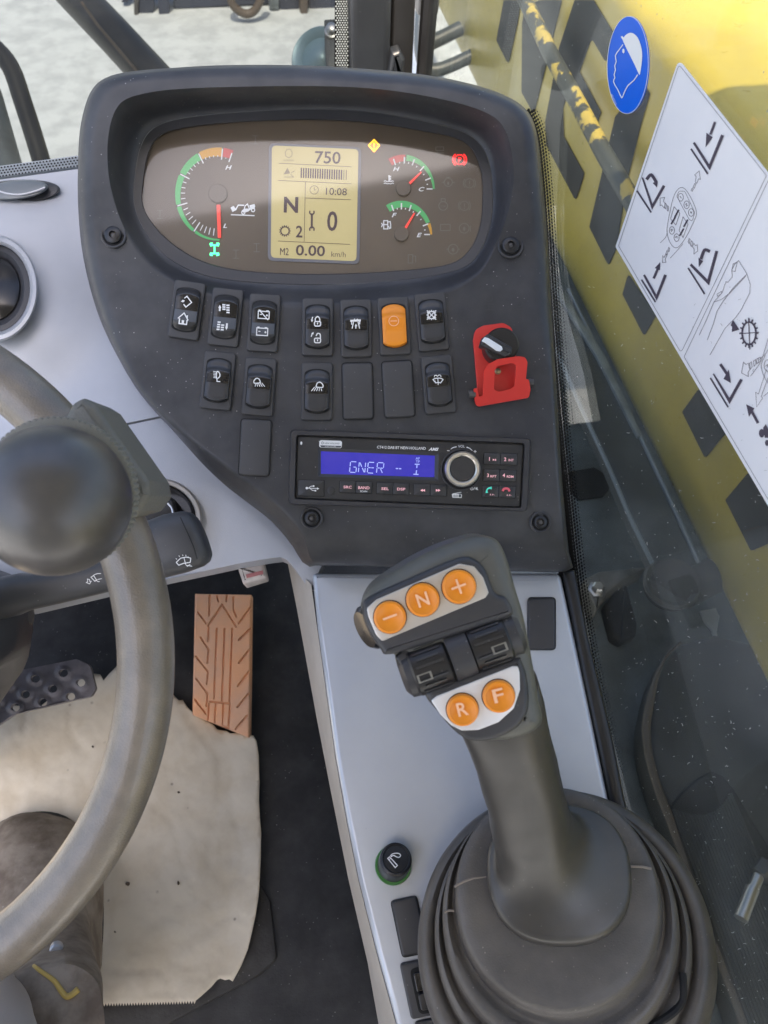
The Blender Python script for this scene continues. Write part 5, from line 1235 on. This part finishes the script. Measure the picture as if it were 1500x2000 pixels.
# stickers on the pane
hs_ = thing('helmet_sticker', 'round blue safety sticker with white helmeted head in profile', 'sticker', GL.at(1226, 127, .001))
z = Z(1040, 0, 3.2258)
MB().slab(GL, rot(circ(1226, 127, 40.5, 95.5, 64), (1226, 127), -1.5), .0002, .0010).build('disc', MT['stickerblue'], hs_)
ik = Ink(GL, .0013)
ik.line(rot(circ(1226, 127, 40, 95, 64), (1226, 127), -1.5), .9, True)
ik.poly(spline(z((572, 262), (575, 235), (600, 212), (630, 208), (665, 240), (688, 310), (690, 380), (678, 462), (670, 465), (640, 400)), 3)).poly(z((556, 232), (565, 226), (600, 268), (590, 285)))
ik.line(spline(z((570, 280), (545, 315), (522, 350), (528, 388), (518, 415), (523, 440), (514, 470), (520, 490), (510, 515), (540, 570), (562, 616), (575, 590), (600, 540), (640, 505), (662, 470)), 2, False), 1.8)
ik.disc(*z((573, 321))[0], 2.2, 4.6).text('48141113', *z((512, 625))[0], 3.6, ang=-66, width=22)
ik.done('head_symbol', MT['white'], hs_)
dg = thing('control_diagram_sticker', 'large white sticker with joystick diagram and arrows on the window', 'sticker', GL.at(1350, 500, .001))
so = roundpoly([(1325, 117), (1202, 482), (1580, 1124), (1580, 441)], [7, 7, 0, 0], 4)
MB().slab(GL, so, .0002, .0010).build('sheet', MT['sticker'], dg)
ik = Ink(GL, .0012); w1 = .9
# frame lines
ik.line(roundpoly([(1326, 126), (1497, 343), (1330, 689), (1208, 480)], 4, 3), w1, True)
ik.line(roundpoly([(1504, 345), (1336, 697), (1590, 1128), (1600, 470)], 3, 3), w1, True)
z = Z(1180, 100, 2.857)
# joystick head drawing
ik.line(spline(z((418, 765), (452, 770), (490, 830), (515, 900), (500, 950), (455, 1040), (410, 1095), (375, 1080), (352, 1020), (355, 960), (385, 820)), 4), w1, True)
ik.line(roundpoly(z((418, 780), (450, 782), (505, 900), (492, 948), (475, 940), (405, 810)), 4, 3), .8, True)
for c, ch in (((427, 815), '-'), ((460, 857), 'N'), ((485, 900), '+')):
    p = z(c)[0]; ik.ring(p[0], p[1], 5.2, 1.0, 7.5, 18).text(ch, p[0], p[1], 5 if ch != '-' else 1.2, ang=-55, width=5, bold=.02)
for c, ch in (((378, 1000), 'R'), ((404, 1040), 'F')):
    p = z(c)[0]; ik.ring(p[0], p[1], 5.0, 1.0, 7.5, 18).text(ch, p[0], p[1], 5, ang=-55, width=5)
ik.line(z((390, 868), (422, 905), (400, 970), (370, 935)), .9, True).line(z((440, 925), (468, 965), (440, 1040), (418, 1000)), .9, True)
ik.lines(.8, spline(z((352, 1000), (345, 1035), (312, 1070)), 4, False), spline(z((440, 1075), (400, 1120), (368, 1155)), 4, False))
def hollow(zz, pts, w_=.9): ik.line(zz(*pts), w_, True)
hollow(z, [(505, 690), (530, 668), (537, 715), (527, 712), (516, 738), (508, 730), (513, 700)])
hollow(z, [(505, 738), (512, 742), (503, 765), (495, 760)]); hollow(z, [(490, 765), (497, 770), (492, 782), (485, 778)])
hollow(z, [(338, 815), (312, 820), (312, 862), (320, 858), (335, 875), (340, 850), (330, 838)])
hollow(z, [(342, 848), (348, 856), (342, 880), (336, 872)]); hollow(z, [(354, 862), (361, 870), (356, 893), (350, 885)])
hollow(z, [(520, 1080), (522, 1115), (500, 1132), (502, 1105), (492, 1090), (500, 1072), (510, 1085)])
hollow(z, [(487, 1058), (494, 1066), (487, 1090), (480, 1080)]); hollow(z, [(474, 1045), (480, 1052), (474, 1074), (468, 1064)])
hollow(z, [(325, 1140), (325, 1180), (345, 1178), (340, 1162), (352, 1135), (345, 1130), (334, 1152)])
hollow(z, [(350, 1112), (357, 1118), (350, 1140), (344, 1130)]); hollow(z, [(360, 1095), (366, 1100), (362, 1118), (356, 1108)])
# lower drawing: lever from the side
ik.lines(.9, z((725, 1190), (750, 1168), (795, 1240), (815, 1300), (812, 1350), (760, 1450), (730, 1490), (675, 1545), (590, 1695)), z((795, 1245), (720, 1320), (660, 1400), (630, 1450), (610, 1520), (575, 1612)), z((790, 1255), (700, 1350), (655, 1385), (612, 1400), (570, 1500), (530, 1585)))
ik.line(z((735, 1178), (712, 1220), (715, 1260), (690, 1290), (680, 1285), (672, 1305), (660, 1345), (612, 1400)), .8).line(z((720, 1185), (712, 1225), (730, 1230), (742, 1178)), .8, True).line(z((630, 1355), (655, 1340), (655, 1352), (632, 1368)), .8, True)
z9 = Z(1340, 560, 5.556)
hollow(z9, [(622, 818), (600, 935), (675, 975), (672, 930), (690, 900), (675, 830), (650, 845)])
for x in (688, 730, 760, 782): hollow(z9, [(x, 830 - (x - 688) * .55), (x + 22, 815 - (x - 688) * .55), (x + 28, 870 - (x - 688) * .75), (x + 8, 895 - (x - 688) * .75)])
hollow(z9, [(870, 900), (785, 1165), (755, 1145), (765, 1305), (830, 1210), (815, 1190), (900, 960)])
ik.lines(.9, spline(z9((890, 560), (850, 700), (800, 830), (700, 970)), 4, False), spline(z9((860, 740), (815, 850), (840, 960), (890, 1050)), 4, False), z9((840, 1190), (900, 1140)), z9((795, 790), (870, 720), (900, 660)))
ik.ring(*z9((885, 855))[0], 7, 1.0, 11).text('R', *z9((885, 860))[0], 7, ang=-50)
ik.done('line_drawing', MT['inkl'], dg)
def sym(fn, name='fork_symbol'): k = Ink(GL, .0014); fn(k); k.done(name, MT['inkd'], dg)
# fork symbols with arrows, each a print of its own
sym(lambda k: k.line(z((500, 510), (587, 648), (660, 468)), [4.5, 5.5, 6]).line(z((484, 545), (578, 685)), 3.4).line(z((618, 395), (592, 465)), 4.6).poly(z((570, 455), (605, 480), (566, 535))))
sym(lambda k: k.line(z((213, 705), (268, 868), (334, 750)), [3, 5, 5.5]).line(z((182, 778), (262, 900)), 3.2).line(spline(z((236, 716), (262, 690), (290, 730)), 5, False), 6).poly(z((270, 735), (298, 725), (294, 760))))
sym(lambda k: k.line(z((222, 1248), (292, 1375), (342, 1248)), [4, 5, 5.5]).line(z((208, 1275), (286, 1400)), 3.2).line(z((276, 1268), (298, 1215)), 4.6).poly(z((282, 1210), (312, 1178), (310, 1222))))
sym(lambda k: k.line(z((482, 1190), (580, 1290), (628, 1115)), [5, 6, 5.5]).line(z((468, 1210), (560, 1355)), 3.2).line(spline(z((590, 1118), (560, 1110), (540, 1160)), 5, False), 6).poly(z((526, 1152), (552, 1172), (528, 1205))))
sym(lambda k: k.line(z9((295, 945), (470, 1240), (600, 1005)), [2.5, 6, 5.5]).line(z9((262, 990), (455, 1308)), 3.0).line(z9((370, 840), (445, 950)), 5.4).poly(z9((405, 1000), (462, 900), (485, 1045))))
sym(lambda k: k.line(z9((780, 1480), (710, 1350)), 5.2).poly(z9((652, 1275), (740, 1320), (682, 1415))).disc(*z9((820, 1590))[0], 5.5, 8.5).disc(*z9((878, 1695))[0], 4, 6).poly(z9((835, 1530), (865, 1490), (900, 1560), (900, 1640), (855, 1640))), 'load_symbol')
gx, gy = z9((682, 505))[0]
def gearsym(k):
    k.ring(gx, gy, 13.5, 3.4, 22, 30)
    for q in range(16):
        a = 2 * math.pi * q / 16; k.line([(gx + 14.5 * math.cos(a), gy + 23.5 * math.sin(a)), (gx + 18.5 * math.cos(a), gy + 29 * math.sin(a))], 3)
    k.lines(1.6, [(gx - 19, gy + 1), (gx + 20, gy - 2)], [(gx - 1, gy - 30), (gx + 1.5, gy + 32)]).poly(z9((508, 362), (578, 465), (495, 492), (500, 435), (482, 420)))
sym(gearsym, 'gear_symbol')
for c in ((405, 905), (385, 945), (455, 960), (432, 1010)):
    p = z(c)[0]; sym(lambda k: k.line([(p[0] - 4, p[1] + 7), (p[0] + 4, p[1] - 7)], 3.0), 'roller_symbol')

# ================================================================== boom beside the cab
bm_ = thing('telescopic_boom', 'yellow telescopic boom with large black lettering beside the cab', 'boom', (XB + .2, .8, 1.2))
zl0 = BO.at(1070, 480).z; zb0 = (BO.at(1070, 480).z + BO.at(1500, 1380).z) / 2
zt0 = BO.at(1350, 130).z
r_ = .035; prof = []
x0, x1 = XB, XB + .42
for (cx, cz, a0) in ((x0 + r_, zb0 + r_, 180), (x1 - r_, zb0 + r_, 270), (x1 - r_, zt0 - r_, 0), (x0 + r_, zt0 - r_, 90)):
    for k in range(6): a = R(a0 + 18 * k); prof.append((cx + r_ * math.cos(a), cz + r_ * math.sin(a)))
MB().loft([[Vector((x, y, z_)) for x, z_ in prof] for y in (-1.6, -.5, 0, .4, .8, 1.2, 1.8, 2.6, 5.2)]).build('beam', MT['yellow'], bm_, smooth=40)
dm = []
z = Z(780, 0, 2.7778); z3 = Z(1000, 200, 4.0); z8 = Z(1040, 0, 3.2258)
dm.append(z((565, 0), (660, 0), (640, 120), (590, 350), (525, 220)))
dm.append(z((680, 30), (765, 0), (880, 0), (800, 330), (728, 620), (662, 500), (665, 130)))
dm.append(z((950, 0), (1050, 0), (1160, 180), (1120, 340), (1050, 220), (1035, 220), (975, 390), (1092, 610), (1060, 700), (920, 470), (885, 590), (890, 740), (1000, 940)) + z3((552, 592), (495, 768), (265, 330), (258, 150)) + z((865, 260)))
dm.append(z8((735, 590), (690, 745), (590, 1150), (525, 1560), (478, 1675), (357, 1430), (460, 990), (520, 735), (690, 520)))
dm.append(z3((905, 1340), (1120, 1660), (1030, 1825), (862, 1500)))
z10 = Z(1040, 600, 3.2258)
dm.append(z10((1045, 515), (1215, 790), (1085, 950), (942, 660)))
dm.append(z10((1360, 1040), (1600, 1440), (1375, 1535), (1214, 1215)))
for pl in dm:
    MB().slab(BO, roundpoly(pl, 3, 2), .0006, .0022).build('lettering', MT['decal'], bm_)
hp_ = thing('hydraulic_pipe', 'dark hydraulic pipe with flaking yellow paint along the boom', 'pipe', BO.at(1140, 220, .05))
PF_ = Frame((XB - .035, 0, 2), (0, -1, 0), (0, 0, 1))
pts = [PF_.at(x, y) for x, y in ((985, -80), (1028, 5), (1075, 105), (1130, 205), (1180, 300), (1235, 395), (1300, 520), (1400, 700))]
MB().tube(pts, .0135, 16).build('pipe', MT['pipe'], hp_, smooth=60)

# ================================================================== chassis beside the cab
dk = MB(); dk.box((.86, .55, ZD - .02), 1.12, 2.9, .04)
ck = thing('chassis_deck', 'blue grey chassis plate seen through the side window', 'chassis plate', (.6, .6, ZD))
dk.build('deck', MT['chassis'], ck)
MB().slab(DK, roundpoly(Z(1040, 600, 3.2258)((205, 1040), (390, 1010), (470, 1060), (485, 1150), (440, 1195), (290, 1215), (220, 1140)), 8), .001, .003).build('access_hole_shade', MT['deep'], ck)  # flat black patch stands in for the darkness of an open hole
z = Z(1040, 600, 3.2258)
rl = thing('chassis_rail', 'dark steel rail running along below the boom', 'rail', DK.at(1220, 880, .1))
RL = Frame((0, 0, 1.07), (1, 0, 0), (0, 1, 0))
MB().slab(RL, [(1020, 420), (1075, 520)] + z((235, 0), (480, 400), (700, 850), (930, 1350), (1060, 1640), (770, 1640), (620, 1330), (480, 1000), (300, 620), (140, 230)) + [(1040, 560)], -.025, 0, .008, 4).build('rail', MT['rail'], rl, smooth=50)
MB().slab(RL, [(1075, 530), (1180, 690), (1255, 850), (1245, 852), (1165, 695), (1070, 545)], 0, .006, .002).build('rail_highlight', MT['chassis'], rl)  # added pale strip standing in for the rail's edge highlight
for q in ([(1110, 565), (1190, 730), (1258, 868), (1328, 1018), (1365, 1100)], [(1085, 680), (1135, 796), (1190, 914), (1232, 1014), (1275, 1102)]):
    MB().tube([RL.at(x, y, .001) for x, y in q], .0035, 6).build('edge_line', pmat('rail_edge_highlight', (.19, .23, .27), .4), rl)  # pale lines on both rail edges: highlights put in as shape and colour
bk = thing('mounting_bracket', 'pale triangular bracket plate with a bolt on the chassis', 'bracket', DK.at(1165, 1150, .02))
BK = Frame((0, 0, ZD + .05), (1, 0, 0), (0, 1, 0))
MB().slab(BK, roundpoly(z((320, 1715), (420, 1665), (700, 1635), (715, 1650), (560, 1725), (470, 1800), (405, 1915)), 3), -.04, 0, .003).build('plate', pmat('bracket_paint', (.27, .26, .23), .5, var=.4, vscale=30), bk)
p = z((405, 1780))[0]; MB().lathe(BK.at(*p, 0), BK.W, [(.014, 0), (.014, .002), (.0095, .003), (.0095, .010), (.007, .012), (.0003, .012)], 6).build('bolt', MT['steel'], bk)
hs2 = thing('hydraulic_hose', 'thick black hose end under the boom beside the bracket', 'hose', DK.at(1310, 1140, .03))
HF = Frame((0, 0, ZD + .17), (1, 0, 0), (0, 1, 0))
MB().tube([HF.at(1312, 1150, -.15), HF.at(1310, 1142, 0)], [.036, .036], 32).build('hose', MT['tread'], hs2)
MB().lathe(HF.at(1310, 1142, 0), HF.W, [(.036, -.005), (.038, .002), (.035, .006), (.029, .004), (.027, -.01), (.0003, -.01)], 36).build('end_ring', MT['fender'], hs2)
MB().tube([HF.at(1330, 1155, -.03), HF.at(1400, 1120, -.05), HF.at(1500, 1090, -.08)], .026, 16).build('hose_run', MT['tread'], hs2)
o = MB().slab(DK, roundpoly(z((450, 1870), (560, 1740), (600, 1740), (665, 1990), (660, 2060), (560, 2110), (500, 2070)), 10), 0, .02, .008).build('rubber_buffer', MT['tread'], None, loc=DK.at(1215, 1190, 0)); tag(o, 'black rubber buffer block next to the bracket', 'buffer')
o = MB().slab(DK, Z(1200, 1150, 5.0)((840, 215), (990, 190), (1028, 270), (1000, 430), (1040, 640), (950, 400), (880, 320)), .002, .006).build('paper_scrap', MT['sticker'], None, loc=DK.at(1390, 1215, 0)); tag(o, 'pale blue scrap lying under the yellow boom', 'scrap')
fd = thing('wheel_fender', 'dark curved fender panel with worn brown edge below the boom', 'fender', DK.at(1420, 1500, 0))
EG = [(1330, 1255), (1300, 1285), (1280, 1330), (1266, 1390), (1262, 1430), (1268, 1480), (1285, 1540), (1310, 1605), (1335, 1670), (1360, 1735), (1385, 1800), (1410, 1880), (1440, 1960), (1470, 2060)]
eg = spline(EG, 3, False)
FM = Frame((0, 0, ZD + .06), (1, 0, 0), (0, 1, 0))
MB().slab(FM, eg + [(1700, 2060), (1700, 1255), (1480, 1255), (1400, 1235)], -.055, 0, .014, 4).build('panel', MT['fender'], fd, smooth=50)
MB().tube([FM.at(x, y, .0) for x, y in eg], [.002 + .004 * sstep((y - 1280) / 120) for x, y in eg], 8).build('edge_line', MT['edge'], fd, smooth=60)
tp = thing('tread_mat', 'ribbed black anti-slip mat on the fender behind the joystick boot', 'tread mat', FM.at(1430, 1750, 0))
zq = Z(1250, 1500, 4.0)
MB().slab(FM, roundpoly(zq((245, 300), (330, 190), (450, 80), (560, 20), (650, 60), (740, 170), (900, 440), (1200, 900), (1200, 2100), (890, 2100), (560, 1250), (380, 740)), 10, 3), 0, .008, .003).build('base', MT['tread'], tp)
for k in range(21):
    f = k / 20; a = mixp(zq((262, 320))[0], zq((700, 180))[0], f); b = mixp(zq((900, 2080))[0], zq((1500, 2080))[0], f)
    a = mixp(a, b, .06 * math.sin(f * 3)); fr0 = FM.at(*a, .008); fr1 = FM.at(*b, .008)
    MB().tube([fr0, fr0.lerp(fr1, .5), fr1], .0022, 6).build('rib', MT['fender'], tp)
pn = thing('linkage_pin', 'shiny steel pin and nut lying across the ribbed mat', 'pin', FM.at(1460, 1770, .02))
MB().tube([FM.at(1447, 1795, .02), FM.at(1470, 1735, .02)], .008, 16).build('shaft', MT['steel'], pn)
MB().tube([FM.at(1472, 1735, .02), FM.at(1482, 1710, .02)], .0065, 14).build('neck', MT['steel'], pn)
MB().tube([FM.at(1484, 1712, .02), FM.at(1500, 1690, .02)], .013, 6).build('nut', MT['dksteel'], pn)

# ================================================================== front: pillar, screen, bars, implement
YP = 1.13
PL = Frame((0, YP, 2), (1, 0, 0), (0, 0, 1))
pl_ = thing('cab_pillar', 'dark front corner pillar of the cab with dotted screen edge', 'pillar', PL.at(730, 140))
MB().slab(PL, [(678, -120), (772, -120), (758, 300), (690, 300)], -.08, .02, .012, 4).build('post', MT['pillar'], pl_, smooth=50)
MB().slab(PL, [(772, -120), (818, -120), (800, 300), (757, 300)], -.08, .010, .006, 3).build('inner_post', MT['black'], pl_, smooth=50)
MB().slab(PL, roundpoly([(758, 150), (766, 105), (782, 100), (792, 118), (790, 170)], 4), .01, .03, .006).build('hinge_cover', MT['pillar'], pl_)
ik = Ink(PL, .004); ik.poly([(655, -120), (680, -120), (684, 300), (652, 300)]); ik.done('frit_band', MT['frit'], pl_)
ik = Ink(PL, .006)
for r0 in range(38):
    for k in range(5):
        ik.disc(656.5 + k * 5.0 + (0 if r0 % 2 else 2.5), -20 + r0 * 4.6, 1.7, 1.7, 6)
tag(ik.done('frit_dots', pmat('frit_gap', (.32, .36, .38), .5), pl_), kind='stuff')
ws = thing('windscreen', 'dark tinted front windscreen pane above the dashboard', 'windscreen', (-.3, YP + .02, 1.4))
MB().add([(-1.0, YP + .02, 1.2), (.165, YP + .02, 1.2), (.165, YP + .02, 2.4), (-1.0, YP + .02, 2.4)], [(0, 1, 2, 3)]).build('pane', MT['wind'], ws, smooth=None)
hl = thing('work_lamp', 'round pale blue lamp shell outside the front pillar', 'lamp', at(622, 110, 1.45))
AL = camdir(-.25, -.1, 1).normalized(); kk = 1.45 / FPX
MB().lathe(at(624, 112, 1.45), AL, [(58 * kk, -.03), (58 * kk, 0), (54 * kk, .006), (47 * kk, .004), (38 * kk, -.004), (20 * kk, .004), (14 * kk, .010), (.001, .011)], 48).build('shell', MT['lampblue'], hl, smooth=60)
HB = Frame(at(645, 80, 1.40), CR, CU)
MB().slab(HB, roundpoly([(633, 38), (656, 36), (656, 92), (655, 140), (638, 140), (634, 92)], 3), -.02, 0, .002).build('bracket', MT['rail'], hl)
MB().lathe(HB.at(648, 62, 0), HB.W, [(.013, 0), (.013, .004), (.010, .005), (.009, .014), (.006, .016), (.0003, .016)], 20).build('bolt', MT['steel'], hl)
def bar(name, label, pts, r, mat='pillar', flat=1.0, parts=None):
    o = thing(name, label, 'bar', pts[0]); MB().tube(pts, r, 18, flat=flat).build('tube', MT[mat], o, smooth=60); return o
b1 = bar('guard_bar', 'thick dark slanted bar crossing the windscreen view', [at(60, -110, 1.62), at(138, -20, 1.58), at(222, 68, 1.54), at(330, 185, 1.5)], .037)
MB().tube([at(160, 5, 1.48), at(190, 48, 1.478), at(268, 140, 1.475), at(300, 178, 1.47)], .003, 8).build('pale_cable', MT['hose'], b1)
bar('mirror_tube', 'bent dark tube rising in front of the windscreen foot', [Vector(p) for p in [at(x, y, 1.25) for x, y in spline([(-80, 45), (-20, 85), (20, 130), (45, 200), (65, 262), (88, 340), (100, 400)], 4, False)]], .0145)
bar('mirror_tube', 'wide grey tube beside the bent tube at the windscreen foot', [at(-55, 100, 1.3), at(-20, 190, 1.29), at(20, 330, 1.28), at(30, 400, 1.28)], .021, 'chassis')
lp_ = thing('grab_handle', 'dark looped handle between the pillar and the boom', 'handle', at(830, 130, 1.9))
MB().tube([at(x, y, 1.9) for x, y in spline([(826, -40), (822, 40), (821, 95), (830, 128), (850, 137), (880, 128), (930, 105)], 4, False)], .016, 14).build('loop', MT['rail'], lp_, smooth=60)
MB().tube([at(x, y, 1.92) for x, y in ((828, 90), (862, 74), (900, 55))], .017, 12).build('cross_bar', MT['rail'], lp_, smooth=60)
o = MB().slab(PL, [(822, -60), (868, -60), (858, 30), (818, 34)], -.30, -.25, .01).build('rubber_flap', MT['dksteel'], None, loc=PL.at(845, 20, -.3)); tag(o, 'dark flap hanging above the looped handle', 'flap')
# implement standing in the yard
IM = Frame((0, 4.9, 0), (1, 0, 0), (0, 0, 1))
im = thing('implement_frame', 'dark blue implement frame standing in the yard ahead', 'implement', IM.at(320, 60))
def ib(name, pts, mat='bluemetal', th=.12, w=0): MB().slab(IM, pts, w - th, w, .01, 2).build(name, MT[mat], im)
ib('leg', [(303, -160), (332, -160), (331, 59), (311, 59)]); ib('leg', [(258, -160), (272, -160), (270, 38), (262, 38)], 'dksteel')
ib('box', [(268, -160), (304, -160), (301, 29), (271, 29)], w=-.02); ib('leg', [(225, -160), (262, -160), (250, 6), (238, 6)], w=-.1)
ib('cross_beam', [(330, -160), (600, -160), (560, 6), (340, 18)], w=-.05); ib('block', [(546, -160), (590, -160), (584, 38), (545, 38)]); ib('block', [(524, -160), (548, -160), (545, 20), (527, 20)], 'chassis', w=.02)
ib('post', [(600, -160), (690, -160), (690, 90), (606, 90)]); ib('upright', [(584, -160), (606, -160), (600, 82), (588, 82)], 'hose', w=.06)
MB().tube([IM.at(x, y, .15) for x, y in spline([(446, -40), (452, 4), (468, 22), (485, 27), (500, 17), (510, -6), (512, -40)], 4, False)], .022, 12).build('hose_loop', MT['hose'], im, smooth=60)
